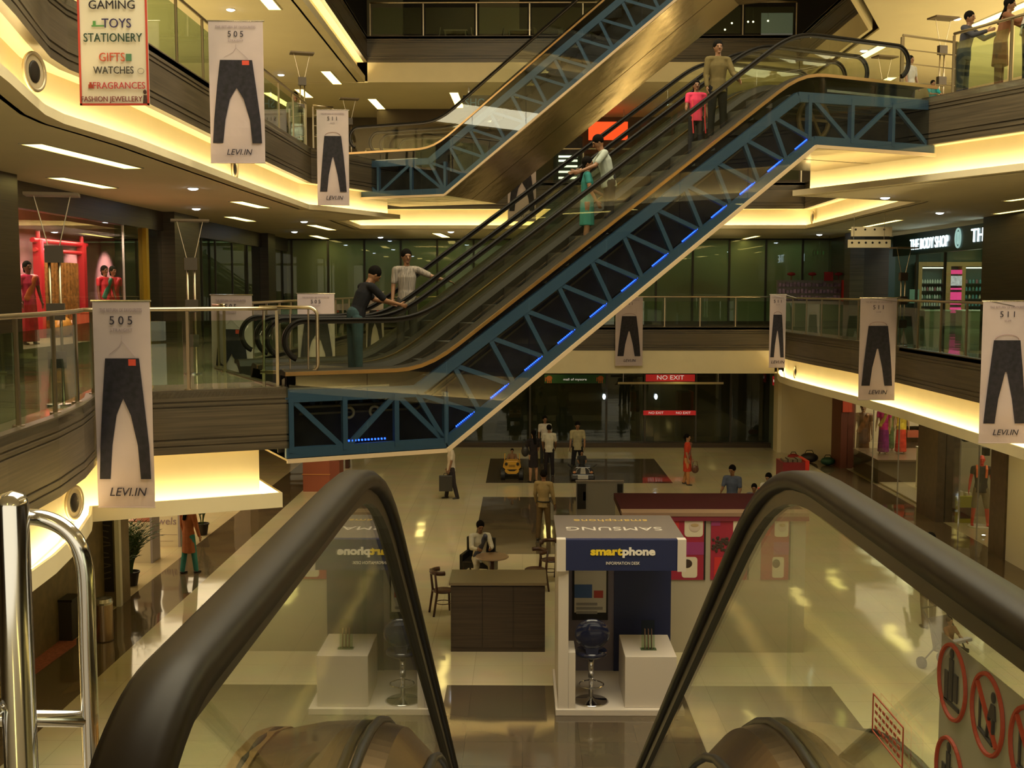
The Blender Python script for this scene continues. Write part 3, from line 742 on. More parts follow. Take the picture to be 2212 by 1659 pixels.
# ------------------------------------------------------------------ hanging banners
JEANS = {'back': [(-.30, 0), (.30, 0), (.36, -.30), (.44, -.72), (.46, -1.0), (.28, -1.0), (.24, -.72), (.13, -.47), (.0, -.33), (-.13, -.47), (-.22, -.72), (-.27, -1.0), (-.46, -1.0), (-.43, -.72), (-.36, -.30)],
         'front': [(-.27, 0), (.27, 0), (.34, -.35), (.40, -.72), (.43, -1.0), (.22, -1.0), (.14, -.70), (.02, -.38), (-.02, -.38), (-.14, -.70), (-.20, -1.0), (-.43, -1.0), (-.39, -.72), (-.33, -.35)]}
def cloth(w, h, amp=.02, n=16, thick=.004):
    m = MB(); vs = []
    for i in range(n + 1):
        for j in range(9):
            x = -w / 2 + w * j / 8; z = -h * i / n; y = amp * sin(i * .9 + x * 5) * (i / n)
            vs += [(x, y, z), (x, y + thick, z)]
    fs = []
    for i in range(n):
        for j in range(8):
            a = (i * 9 + j) * 2; b = a + 2; c = a + 18; d = c + 2
            fs += [(a, c, d, b), (a + 1, b + 1, d + 1, c + 1)]
    for i in range(n):
        for j in (0, 8):
            a = (i * 9 + j) * 2; c = a + 18; fs.append((a, a + 1, c + 1, c))
    for i in (0, n):
        for j in range(8):
            a = (i * 9 + j) * 2; b = a + 2; fs.append((a, b, b + 1, a + 1))
    return m.add(vs, fs)
def jeans_banner(x0, x1, yt, yb, Y, num, style, label, rz=0.0, hook=None):
    a = at((x0 + x1) / 2, yt, Y); b = at((x0 + x1) / 2, yb, Y); w = (at(x1, yt, Y) - at(x0, yt, Y)).length; h = a.z - b.z
    t = thing('jeans_banner', label, 'banner', (a.x, Y, a.z), rz, 'hanging jeans banners')
    cloth(w, h, .01).build('cloth', PINK, t, smooth=False)
    MB().tube([(-w / 2 - .02, .002, 0), (w / 2 + .02, .002, 0)], .012, 8).build('hanging_rod', STEEL, t)
    MB().tube([(-w / 2 - .005, .002, -h), (w / 2 + .005, .002, -h)], .008, 8).build('hem_rod', PINK, t)
    if hook:
        for x in (-w * .4, w * .4): MB().tube([(x, 0, 0), (x + (hook[2] if len(hook) > 2 else 0), hook[0], hook[1] - a.z)], .008, 6).build('hook', STEEL, t)
    jt = -h * .275; jh = h * .585
    pl = [(x * w * .98, jt + z * jh) for x, z in JEANS[style]]
    M = Matrix(((1, 0, 0, 0), (0, 0, -1, 0), (0, 1, 0, 0), (0, 0, 0, 1)))
    j = MB().prism(pl, .014, .020, M).build('jeans_print', DENIM, t)
    if style == 'back':
        MB().box(w * .11, -.022, jt - h * .035, w * .24, -.0205, jt - h * .004).build('red_patch', REDPATCH, j)
        MB().tube([(-w * .22, -.016, jt + h * .02), (-w * .05, -.016, jt + h * .055), (0, -.016, jt + h * .085), (.0, -.016, jt + h * .11)], .003, 4).tube([(0, -.016, jt + h * .085), (w * .22, -.016, jt + h * .01)], .003, 4).build('back_print', mat('faint_ink', (.36, .28, .30), .8), t)
    else:
        pts = [(w * .24 * cos(pi * k / 10), -.016, jt + .01 + h * .035 * sin(pi * k / 10)) for k in range(11)]
        MB().tube(pts, .006, 5).build('waist_print', mat('waist_ink', (.34, .22, .22), .8), t)
    text('number_lettering', num, h * .058, INK, t, (0, -.018, -h * .095), space=1.5)
    text('slogan_lettering', 'THE RETURN OF FAVOURITES', h * .024, mat('faint_text', (.28, .21, .24), .8), t, (0, -.018, -h * .045), sx=min(1.0, w / h * 2.1), space=1.1)
    text('style_lettering', 'STRAIGHT' if num == '505' else 'SLIM', h * .02, MATS['faint_text'], t, (0, -.018, -h * .14), space=1.2)
    text('web_lettering', 'LEVI.IN', h * .058, INK, t, (.02, -.018, -h * .925), shear=.25)
    return t
jeans_banner(199, 323, 650, 1096, 14.1, '505', 'back', 'biggest jeans banner, hanging over the left first floor balcony in front of the cove')
jeans_banner(450, 567, 45, 352, 18.6, '505', 'back', 'tall jeans banner with red patch hanging from the upper left balcony', .05)
jeans_banner(684, 752, 237, 443, 28.0, '511', 'front', 'jeans banner nearest the upper escalator landing on the left', .1)
jeans_banner(1859, 1938, 643, 864, 26.3, '511', 'front', 'jeans banner on the right balcony under the perforated panels', hook=(0, L1 + 1.10, .78))
jeans_banner(2124, 2232, 650, 957, 19.3, '511', 'front', 'jeans banner cut by the right edge of the picture', hook=(0, L1 + 1.10, .45))
jeans_banner(1664, 1698, 636, 794, 35.7, '511', 'front', 'narrow jeans banner at the far corner of the right balcony', -.2, hook=(0, L1 + 1.10, .45))
jeans_banner(1330, 1389, 642, 790, 41.3, '511', 'front', 'jeans banner on the far bridge below the blue truss', hook=(.32, L1 + 1.12))
jeans_banner(1097, 1158, 320, 478, 37.4, '505', 'back', 'jeans banner whose lower end shows behind the escalator handrails', hook=(.32, L2 + 1.12))
jeans_banner(445, 553, 637, 905, 20.0, '505', 'back', 'jeans banner seen behind the glass of the left escalator landing', -.4)
jeans_banner(642, 722, 634, 820, 26.0, '505', 'back', 'jeans banner left of the bending man in the dark shirt')
jeans_banner(790, 828, 630, 775, 37.0, '505', 'back', 'small jeans banner between the bending man and the striped shirt man', .1)

# shop banner with coloured words
Y = 12.95; a = at(233, -320, Y); b = at(233, 228, Y); w = (at(308, 100, Y) - at(158, 100, Y)).length; h = a.z - b.z
t = thing('shop_banner', 'white banner with red border listing gaming, toys, stationery and more', 'banner', (a.x, Y, a.z))
cloth(w, h, .004).build('cloth', mat('white_vinyl', (.78, .72, .58), .6), t)
m = MB(); RED = mat('red_border', (.50, .05, .03), .6)
for x in (-w / 2, w / 2 - .022): m.box(x, -.016, -h, x + .022, -.010, 0)
m.box(-w / 2, -.016, -h, w / 2, -.010, -h + .022); m.build('border', RED, t)
MB().tube([(-w / 2 - .02, 0, 0), (w / 2 + .02, 0, 0)], .012, 8).build('hanging_rod', STEEL, t)
for s, py, sz, c, dx in (('GAMING', 12, .135, (.02, .015, .02), 0), ('TOYS', 52, .145, (.03, .02, .10), .06), ('STATIONERY', 83, .135, (.015, .05, .03), 0), ('GIFTS', 125, .135, (.55, .09, .04), -.02),
                      ('WATCHES', 153, .115, (.04, .035, .03), 0), ('FRAGRANCES', 186, .105, (.50, .05, .06), .07), ('FASHION JEWELLERY', 215, .083, (.20, .03, .03), -.04)):
    z = at(233, py, Y).z - a.z
    wd = {'GAMING': .66, 'TOYS': .42, 'STATIONERY': .84, 'GIFTS': .37, 'WATCHES': .58, 'FRAGRANCES': .75, 'FASHION JEWELLERY': .88}[s] * w
    o = text('lettering', s, sz, mat('letters_' + s.lower().replace(' ', '_'), c, .6), t, (dx * w, -.02, z), ext=.004)
    o.scale.x = wd / max(.01, o.dimensions.x)
def icon(name, c, f):
    m = MB(); f(m); m.build(name, c, t)
zz = lambda py: at(233, py, Y).z - a.z
icon('toy_car_picture', mat('icon_green', (.10, .30, .08), .6), lambda m: m.box(-w * .30, -.018, zz(58), -w * .12, -.012, zz(55)).box(-w * .28, -.018, zz(55), -w * .24, -.012, zz(46)))
icon('gift_picture', mat('icon_teal', (.08, .22, .12), .6), lambda m: m.box(w * .18, -.018, zz(132), w * .26, -.012, zz(117)))
icon('scent_bottle_picture', mat('icon_red', (.35, .04, .02), .6), lambda m: m.box(-w * .37, -.018, zz(191), -w * .31, -.012, zz(183)).box(-w * .355, -.018, zz(183), -w * .325, -.012, zz(178)))
icon('watch_picture', mat('icon_grey', (.35, .32, .26), .6), lambda m: m.tube([(w * .39 + .035 * cos(k * pi / 8), -.016, zz(154) + .03 * sin(k * pi / 8)) for k in range(16)], .004, 5, closed=True))
icon('lady_picture', mat('icon_dark', (.05, .02, .015), .6), lambda m: m.ell((w * .44, -.015, zz(199)), (.02, .003, .025)).prism([(w * .41, zz(228) + .02), (w * .475, zz(228) + .02), (w * .465, zz(206)), (w * .42, zz(206))], .012, .018, Matrix(((1, 0, 0, 0), (0, 0, -1, 0), (0, 1, 0, 0), (0, 0, 0, 1)))))

# ------------------------------------------------------------------ slim floor lamps with a reflector plate
def uplighter(x, y, z, label, h=2.5, rz=0.3):
    t = thing('floor_lamp', label, 'floor lamp', (x, y, z), rz, 'twin stem floor lamps')
    MB().lathe([(0, 0), (.14, 0), (.14, .02), (.03, .03), (0, .03)], n=18).build('base', STEEL, t)
    for s in (-.055, .055): MB().tube([(s, 0, .02), (s, 0, h - .62)], .017, 8).build('stem', BRASSY, t, smooth=True)
    for zc in (.55, 1.12, h - .70): MB().box(-.10, -.05, zc - .10, .10, .05, zc + .10).build('lamp_head' if zc > 1.5 else 'clamp', mat('dark_bronze', (.07, .055, .04), .4, .6), t)
    for s in (-1, 1): MB().tube([(s * .06, 0, h - .62), (s * .20, 0, h - .02)], .007, 6).build('arm', BRASSY, t)
    MB().box(-.30, -.17, h - .02, .30, .17, h + .015).build('reflector_plate', mat('plate_bronze', (.12, .085, .05), .45, .4), t)
uplighter(-5.55, 13.35, L1, 'floor lamp by the near left railing in front of the saree window')
uplighter(-5.4, 18.35, L1, 'floor lamp beside the wide column at the left escalator landing')
uplighter(-5.65, 29.3, L2, 'floor lamp on the upper left balcony between two banners')
uplighter(-5.5, 36.2, L2, 'farther floor lamp at the end of the upper left balcony')
uplighter(9.35, 25.7, L2, 'floor lamp on the upper right balcony behind the escalator exit')
uplighter(9.4, 29.9, L2, 'farther floor lamp on the upper right balcony seen through escalator glass')
uplighter(9.3, 27.7, L1, 'floor lamp on the first floor right balcony left of the lit shop', 2.4)

# pierced cream panels hung below the right-hand ceiling
p = at(1878, 512, 30.0)
t = thing('perforated_panel', 'pair of cream hanging panels pierced with round holes', 'hanging sign', (p.x, 30.0, p.z))
wq = .56; MB().box(-wq, -.03, -.28, wq, .03, -.07).build('lower_panel', CREAM, t); MB().box(-wq + .1, .05, .02, wq + .05, .10, .27).build('upper_panel', CREAM, t)
m = MB()
for k in range(6): m.cyl((-.46 + k * .18, -.034, -.15), (-.46 + k * .18, -.031, -.15), .03, 12)
m.build('holes', BLACKM, t); m = MB()
for k in range(4): m.cyl((-.35 + k * .25, .046, .20), (-.35 + k * .25, .049, .20), .028, 12)
m.build('holes', BLACKM, t)
for x in (-.4, .4): MB().tube([(x, .04, -.1), (x, .04, C2 - p.z)], .006, 6).build('hanger', STEEL, t)

# ------------------------------------------------------------------ barriers
Yb = 2.38
t = thing('steel_barrier', 'shiny steel tube barrier at the left edge beside the near handrail', 'barrier', (at(44, 1600, Yb).x, Yb, L1))
zt = at(44, 1060, Yb).z; xp = at(44, 1300, Yb).x
MB().lathe([(0, 0), (.075, 0), (.075, .015), (.035, .02), (.035, zt - L1 - .03), (.028, zt - L1 - .008), (0, zt - L1)], n=24).build('post', STEELP, t, smooth=True)
P = lambda px, py: at(px, py, Yb + .05)
lp = [P(-260, 1110)] + [P(x, y) for x, y in ((60, 1116), (100, 1122), (138, 1140), (165, 1170), (180, 1210), (186, 1260), (190, 1400), (198, 1659))]
q = lp[-1].copy(); q.z = L1 + .02; lp.append(q)
sm_ = [lp[0]]
for i in range(len(lp) - 1):
    a0, a1, a2, a3 = lp[max(i - 1, 0)], lp[i], lp[i + 1], lp[min(i + 2, len(lp) - 1)]
    for k in range(1, 7):
        f = k / 6; g0 = (a2 - a0).normalized() * (a2 - a1).length if i else (a2 - a1); g1 = (a3 - a1).normalized() * (a2 - a1).length if i < len(lp) - 2 else (a2 - a1)
        sm_.append(a1 * (2 * f ** 3 - 3 * f * f + 1) + g0 * (f ** 3 - 2 * f * f + f) + a2 * (3 * f * f - 2 * f ** 3) + g1 * (f ** 3 - f * f))
lp = sm_
MB().tube(lp, .0185, 16).build('loop_tube', STEELP, t, smooth=True, world=True)
MB().tube([P(-260, 1548), P(196, 1553)], .0185, 14).build('cross_tube', STEELP, t, smooth=True, world=True)
MB().tube([P(-120, 1620) + Vector((0, -.10, 0)), P(36, 1495) + Vector((0, -.08, 0))], .0165, 12).build('brace_tube', STEELP, t, smooth=True, world=True)

Yc = 16.0
t = thing('loop_barrier', 'rounded rail barrier in front of the left escalator handrail loops', 'barrier', (at(650, 800, Yc).x, Yc, L1))
def rr(x0, y0, x1, y1, r, Y):
    a = at(x0, y0, Y); b = at(x1, y1, Y); pts = [a + Vector((0, 0, 0))]
    pts = [Vector((a.x, Y, a.z)), Vector((b.x - r, Y, a.z))]
    pts += [Vector((b.x - r + r * sin(k * pi / 10), Y, a.z - r + r * cos(k * pi / 10))) for k in range(1, 6)]
    pts += [Vector((b.x - r + r * cos(k * pi / 10), Y, b.z + r - r * sin(k * pi / 10))) for k in range(0, 6)] + [Vector((a.x, Y, b.z))]
    return pts
MB().tube(rr(560, 664, 687, 804, .12, Yc), .026, 10).build('loop_tube', BRASSY, t, smooth=True, world=True)
for px in (570, 627, 666): MB().tube([at(px, 668, Yc + .02), at(px, 802, Yc + .02)], .012 if px > 600 else .02, 8).build('upright', BRASSY, t, world=True)
for px in (570, 612): p = at(px, 800, Yc); MB().box(p.x - .02, Yc - .02, L1 - .02, p.x + .02, Yc + .02, p.z + .02).build('foot', BRASSY, t, world=True)
Yc = 22.2
t = thing('gate_barrier', 'square rail barrier at the top exit of the near escalator', 'barrier', (at(2000, 190, Yc).x, Yc, L2))
for (a, b) in (((1950, 76), (2068, 92)), ((1950, 106), (2068, 120)), ((1950, 136), (2068, 150)), ((1950, 178), (2068, 186))): MB().tube([at(*a, Yc), at(*b, Yc)], .025 if a[1] == 76 else .013, 8).build('rail', BRASSY, t, world=True)
for px in (1950, 2068):
    p = at(px, 80 if px < 2000 else 92, Yc); MB().box(p.x - .03, Yc - .03, L2, p.x + .03, Yc + .03, p.z).build('post', BRASSY, t, world=True)

# ------------------------------------------------------------------ safety stickers on the near escalator glass
XG = .650
t = thing('safety_sticker', 'frosted sticker with red ringed escalator warnings on the right glass', 'sticker', (XG, at_x(2061, 1474, XG).y, at_x(2061, 1474, XG).z))
c = t.location; ztop = at_x(2036, 1366, XG).z - c.z; y1 = at_x(2032, 1500, XG).y - c.y
MB().box(-.0015, y1 - .62, ztop - .42, 0, y1, ztop).build('film', glass('frosted_film', (.6, .6, .55), .4, haze=.55, hcol=(.55, .52, .42)), t)
REDS = mat('sticker_red', (.45, .07, .03), .6); GREYS = mat('sticker_grey', (.05, .045, .04), .6)
for r in range(3):
    for k in range(4):
        yy = -k * .128; z0 = -r * .145
        g = MB().tube([(-.003, yy + .052 * cos(a * pi / 16), z0 + .056 * sin(a * pi / 16)) for a in range(32)], .0035, 5, closed=True)
        if k > 0: g.bar((-.004, yy + .034, z0 + .036), (-.004, yy - .034, z0 - .036), .004, .005, up=(1, 0, 0))
        rg = g.build('red_ring', REDS, t)
        d = MB()
        if k == 0:
            for i, (dy, hh) in enumerate(((.022, .045), (.005, .068), (-.014, .05))): d.box(-.004, yy + dy - .007, z0 - .034 + .004 * i, -.002, yy + dy + .007, z0 - .034 + hh)
            d.ell((-.003, yy + .005, z0 + .042), (.002, .007, .008)); d.box(-.004, yy - .028, z0 - .038, -.002, yy + .03, z0 - .032)
        else:
            d.box(-.004, yy + .022, z0 - .03, -.002, yy + .027, z0 + .018); d.bar((-.003, yy + .025, z0 - .028), (-.003, yy - .024, z0 - .036), .006, .003)
            d.ell((-.003, yy - .018, z0 + .03), (.002, .007, .008)); d.prism([(yy - .028, z0 + .0), (yy - .002, z0 - .002), (yy - .012, z0 + .02), (yy - .024, z0 + .02)], -.004, -.002, Matrix(((0, 0, 1, 0), (1, 0, 0, 0), (0, 1, 0, 0), (0, 0, 0, 1))))
            d.bar((-.003, yy - .008, z0), (-.003, yy + .0, z0 - .033), .005, .003).bar((-.003, yy - .022, z0), (-.003, yy - .02, z0 - .033), .005, .003)
        d.build('pictogram', GREYS, t)
p0 = at_x(1889, 1498, XG); p1 = at_x(1953, 1600, XG)
t = thing('glass_notice', 'small faded red outlined notice on the right escalator glass', 'sticker', (XG, p0.y, p0.z))
dy = p1.y - p0.y; m = MB()
for (y0, z0, y1, z1) in ((0, 0, dy, 0), (0, -.07, dy, -.07), (0, 0, 0, -.07), (dy, 0, dy, -.07)): m.bar((-.002, y0, z0), (-.002, y1, z1), .002, .002)
m.build('frame_line', REDS, t); m = MB()
for r in range(4):
    for k in range(7): m.box(-.0025, dy * (.08 + .125 * k), -.018 - .014 * r, -.0015, dy * (.08 + .125 * k + .08), -.012 - .014 * r)
m.build('small_print', REDS, t)
# ------------------------------------------------------------------ ground floor: phone kiosk
MX = Matrix(((1, 0, 0, 0), (0, 0, -1, 0), (0, 1, 0, 0), (0, 0, 0, 1)))        # prism drawn in x,z and extruded along -y
NAVY = mat('navy_panel', (.012, .02, .085), .45); KWHITE = mat('kiosk_white', (.62, .56, .50), .45); VIOLET = mat('violet_grey_panel', (.20, .18, .24), .6); KGREY = mat('kiosk_grey_roof', (.15, .125, .115), .55)
YELLOWT = mat('yellow_letter', (.85, .62, .03), .6); WHITET = mat('white_letter', (.85, .80, .72), .6)
f0 = on(1203, 1549, 0); YK = f0.y + .04
t = thing('phone_kiosk', 'white and navy phone information kiosk in the middle of the ground floor', 'kiosk', (f0.x, YK, 0))
def kx(px, py): return at(px, py, YK).x - f0.x
def kz(py): return at(1340, py, YK).z
zt = kz(1166); zb = kz(1232); WK = kx(1481, 1200); DK = on(1300, 1113, zt).y - YK; x0 = kx(1203, 1200)
MB().box(-.02, 0, 0, WK + .02, DK, .10).build('platform', KWHITE, t, bevel=.01)
MB().box(kx(1206, 1400), .03, .10, kx(1228, 1400), DK - .02, zb).build('side_panel', KWHITE, t)
MB().box(kx(1228, 1500), .03, .10, kx(1243, 1500), .60, .95).build('low_panel', KWHITE, t)
xr = kx(1437, 1300) * 1.12
MB().box(x0 + .1, DK - .08, .10, xr * .55, DK, zb).build('back_panel', VIOLET, t)
MB().box(xr * .55, DK - .10, .10, xr + .12, DK, zb + .1).build('navy_panel', NAVY, t)
h = MB().box(x0, -.02, zb, WK, .10, zt).build('header', NAVY, t)
MB().box(x0 - .005, -.035, zb - .01, kx(1222, 1200), .11, zt + .01).build('header_end', KWHITE, h); MB().box(kx(1463, 1200), -.035, zb - .01, WK + .005, .11, zt + .01).build('header_end', KWHITE, h)
MB().box(x0, .10, zt - .06, WK - .0, DK, zt).build('roof', KGREY, t)
zc = kz(1191)
o = text('sign_lettering', 'smart', .155, YELLOWT, h, (0, -.03, zc), align='RIGHT', ext=.004, bold=.007); o.scale.x = (kx(1343, 1191) - kx(1274, 1191)) / max(.01, o.dimensions.x); o.location.x = kx(1343, 1191)
o = text('sign_lettering', 'phone', .155, WHITET, h, (0, -.03, zc), align='LEFT', ext=.004, bold=.007); o.scale.x = (kx(1415, 1191) - kx(1344, 1191)) / max(.01, o.dimensions.x); o.location.x = kx(1344, 1191)
o = text('sign_lettering', 'INFORMATION DESK', .062, WHITET, h, (kx(1345, 1216), -.03, kz(1216)), ext=.003); o.scale.x = (kx(1382, 1216) - kx(1309, 1216)) / max(.01, o.dimensions.x)
for s, fy, sz, c in (('SAMSUNG', .42, .34, KWHITE), ('smartphone', .76, .24, mat('roof_letter_gold', (.60, .42, .14), .6))):
    o = text('roof_lettering', s, sz, c, t, (WK * .47, DK * fy, zt + .004), (0, 0, pi), ext=.003); o.scale.x = WK * (.78 if sz > .3 else .62) / max(.01, o.dimensions.x)
# poster shaped like a phone on the back panel
pa = at(1237, 1236, YK + DK - .12); pb = at(1313, 1340, YK + DK - .12); px0, px1, pz1, pz0 = pa.x - f0.x, pb.x - f0.x, pa.z, pb.z
ps = MB().box(px0, DK - .12, pz0, px1, DK - .085, pz1 + .12).build('phone_poster', BLACKM, t, bevel=.008)
dw = px1 - px0
MB().box(px0 + .03, DK - .125, pz0 + .13, px1 - .03, DK - .118, pz1 + .10).build('screen', mat('poster_white', (.62, .60, .54), .5), ps)
MB().box(px0 + .03, DK - .130, pz1 - .42, px0 + dw * .55, DK - .124, pz1 - .20).build('blue_picture', mat('poster_blue', (.05, .12, .35), .5), ps)
MB().box(px0 + dw * .6, DK - .130, pz1 - .42, px1 - .08, DK - .124, pz1 - .30).build('red_picture', mat('poster_red', (.45, .06, .05), .5), ps)
m = MB()
for k in range(3): m.box(px0 + .06, DK - .130, pz1 - .50 - .07 * k, px0 + dw * (.85 if k % 2 else .7), DK - .124, pz1 - .545 - .07 * k)
m.build('text_line', mat('poster_grey', (.3, .29, .28), .6), ps)
# counter block with leaflet holder
cx0, cx1 = kx(1351, 1480), kx(1463, 1480); cz = kz(1422)
cb = MB().box(cx0, .08, .10, cx1, 1.15, cz).build('counter', KWHITE, t, bevel=.008)
t2 = thing('leaflet_stand', 'clear leaflet stand on the white kiosk counter', 'leaflet stand', (f0.x + cx0 + .38, YK + .42, cz))
MB().box(-.12, -.06, 0, .12, .06, .008).build('foot', GLASSG, t2); MB().bar((0, .03, 0), (0, .10, .42), .20, .006, up=(0, 1, 0)).build('back_sheet', GLASSG, t2)
for k in range(3): MB().bar((-.05 + .05 * k, .0, .01), (-.05 + .05 * k, .06, .30), .004, .13).build('leaflet', mat('leaflet', (.30, .16, .12), .6), t2)
# bar stool
sp = on(1277, 1518, .10)
t = thing('bar_stool', 'dark blue round backed bar stool inside the phone kiosk', 'stool', (sp.x, max(sp.y, YK + .35), .10)); t.scale = (1.22, 1.22, 1.22)
SEATM = mat('stool_blue_vinyl', (.010, .014, .045), .16, coat=.5); CHROME = STEELP
MB().lathe([(0, 0), (.22, 0), (.20, .015), (.05, .035), (.03, .06), (0, .06)], n=24).build('base', CHROME, t, smooth=True)
MB().cyl((0, 0, .04), (0, 0, .56), .028).cyl((0, 0, .3), (0, 0, .56), .036).build('stem', CHROME, t, smooth=True)
MB().tube([(.15 * cos(k * pi / 10), -.08 + .15 * sin(k * pi / 10), .24) for k in range(20)], .009, 6, closed=True).bar((0, 0, .24), (0, -.2, .24), .016, .016).build('foot_ring', CHROME, t)
MB().lathe([(0, .56), (.12, .56), (.20, .60), (.205, .63), (.18, .655), (0, .66)], n=24).build('seat', SEATM, t, smooth=True)
MB().ell((0, -.17, .90), (.215, .045, .19)).build('backrest', SEATM, t, smooth=True)
MB().prism([(-.06, .62), (.06, .62), (.10, .80), (-.10, .80)], .15, .185, MX).build('back_support', SEATM, t)

# ------------------------------------------------------------------ brown counter, chairs, table
q0 = on(974, 1408, 0); q1 = on(1177, 1408, 0); zc = at(1076, 1258, q0.y).z; dq = on(1076, 1231, zc).y - q0.y
WENGE = streak_wood('wenge', (.045, .028, .018), .45)
t = thing('reception_counter', 'dark brown panelled counter left of the phone kiosk', 'counter', ((q0.x + q1.x) / 2, q0.y, 0))
wq = (q1.x - q0.x) / 2
MB().box(-wq, .01, 0, wq, dq, zc - .05).build('body', WENGE, t)
for k in range(3): MB().box(-wq + .02 + k * (2 * wq - .02) / 3, -.006, .08, -wq + (k + 1) * (2 * wq - .02) / 3, .012, zc - .08).build('front_panel', WENGE, t)
MB().box(-wq - .03, -.03, zc - .05, wq + .03, dq + .02, zc).build('worktop', mat('counter_top', (.17, .125, .07), .25), t)
CHAIRW = mat('dark_chair_wood', (.055, .018, .010), .35)
def bistro_chair(label, x, y, rz):
    t = thing('cafe_chair', label, 'chair', (x, y, 0), rz, 'dark wooden cafe chairs')
    MB().lathe([(0, .44), (.20, .44), (.215, .455), (.20, .475), (0, .478)], n=20).build('seat', CHAIRW, t, smooth=True)
    for sx, sy in ((-.15, -.15), (.15, -.15)): MB().tube([(sx, sy, .45), (sx * 1.12, sy * 1.12, 0)], [.026, .020], 8).build('leg', CHAIRW, t, smooth=True)
    for sx in (-.17, .17): MB().tube([(sx, .24, 0), (sx, .17, .45), (sx * 1.05, .21, .86)], [.022, .026, .022], 8).build('rear_leg', CHAIRW, t, smooth=True)
    MB().tube([(.20 * cos(a), .05 + .18 * sin(a), .84 + .0 * a) for a in [pi * (-.05 + 1.1 * k / 14) for k in range(15)]], .045, 8).build('top_rail', CHAIRW, t, smooth=True)
    MB().tube([(.155 * cos(k * pi / 9), .155 * sin(k * pi / 9), .22) for k in range(18)], .009, 6, closed=True).build('stretcher', CHAIRW, t)
    return t
def gp(px, py): p = on(px, py, 0); return p.x, p.y
bistro_chair('dark wooden chair at the left end of the brown counter', *gp(958, 1325), 1.9)
bistro_chair('dark wooden chair right of the round table, behind the counter', *gp(1156, 1276), -1.2)
bistro_chair('dark wooden chair between the guard and the phone kiosk', *gp(1190, 1254), .3)
tx, ty = gp(1063, 1262)
t = thing('round_table', 'small round pedestal table in front of the seated man in white', 'table', (tx, ty, 0))
MB().lathe([(0, .58), (.34, .58), (.36, .595), (.35, .615), (0, .62)], n=32).build('tabletop', mat('table_top', (.26, .17, .10), .3), t, smooth=False)
MB().cyl((0, 0, .03), (0, 0, .58), .05).build('pedestal', CHAIRW, t, smooth=True); MB().lathe([(0, 0), (.27, 0), (.26, .02), (.06, .05), (0, .05)], n=28).build('foot', CHAIRW, t)
sx_, sy_ = gp(1036, 1247); sy_ += .12
t = thing('lounge_chair', 'dark high backed chair under the seated man in white', 'chair', (sx_ - .02, sy_ + .05, 0), -.25)
MB().box(-.30, -.28, .22, .30, .30, .36).build('seat', BLACKM, t, bevel=.02); MB().box(-.36, .24, .1, .30, .33, .80).build('backrest', BLACKM, t, bevel=.02)
for sx in (-.33, .33): MB().box(sx - .04, -.26, .1, sx + .04, .24, .5).build('armrest', BLACKM, t, bevel=.015)
for sx, sy in ((-.28, -.24), (.28, -.24), (-.28, .26), (.28, .26)): MB().cyl((sx, sy, 0), (sx, sy, .24), .022).build('leg', CHAIRW, t)

# ------------------------------------------------------------------ coffee kiosk
p1 = on(1735, 1410, 0); YC = p1.y; zt = at(1500, 1108, YC).z; x0 = 1.75; x1 = p1.x; dC = on(1500, 1066, zt).y - YC
MAROON = mat('maroon_panel', (.040, .005, .009), .7, 0, .1); STONE = mat('grey_stone_board', (.34, .30, .22), .55)
t = thing('coffee_kiosk', 'maroon coffee kiosk with cup pictures behind the phone kiosk', 'kiosk', ((x0 + x1) / 2, YC, 0))
hw_ = (x1 - x0) / 2; xm = (x0 + x1) / 2
MB().box(-hw_, 0, 0, hw_, .10, zt - .12).build('front_wall', STONE, t)
MB().box(-hw_, .1, 0, -hw_ + .1, dC, zt - .12).build('side_wall', STONE, t); MB().box(hw_ - .1, .1, 0, hw_, dC, zt - .12).build('side_wall', STONE, t); MB().box(-hw_ + .1, dC - .1, 0, hw_ - .1, dC, zt - .12).build('back_wall', STONE, t)
MB().box(-hw_ - .03, -.03, zt - .12, hw_ + .03, dC + .03, zt).build('roof', MAROON, t)
MB().box(-hw_ - .04, -.05, zt - .13, hw_ + .04, -.03, zt - .05).build('roof_band', mat('maroon_band', (.16, .012, .03), .4), t)
MB().box(-hw_ - .04, -.06, zt - .05, hw_ + .04, .28, zt + .012).build('roof_band', mat('tan_band', (.23, .14, .09), .4), t)
CRED = mat('picture_crimson', (.28, .012, .035), .5); CUPW = mat('cup_white', (.60, .53, .40), .5); CUPS = mat('saucer_white', (.52, .42, .34), .5); BEAN = mat('coffee_bean', (.035, .018, .010), .6); MAG = mat('picture_magenta', (.26, .03, .14), .5); BRED = mat('picture_red', (.45, .02, .02), .5)
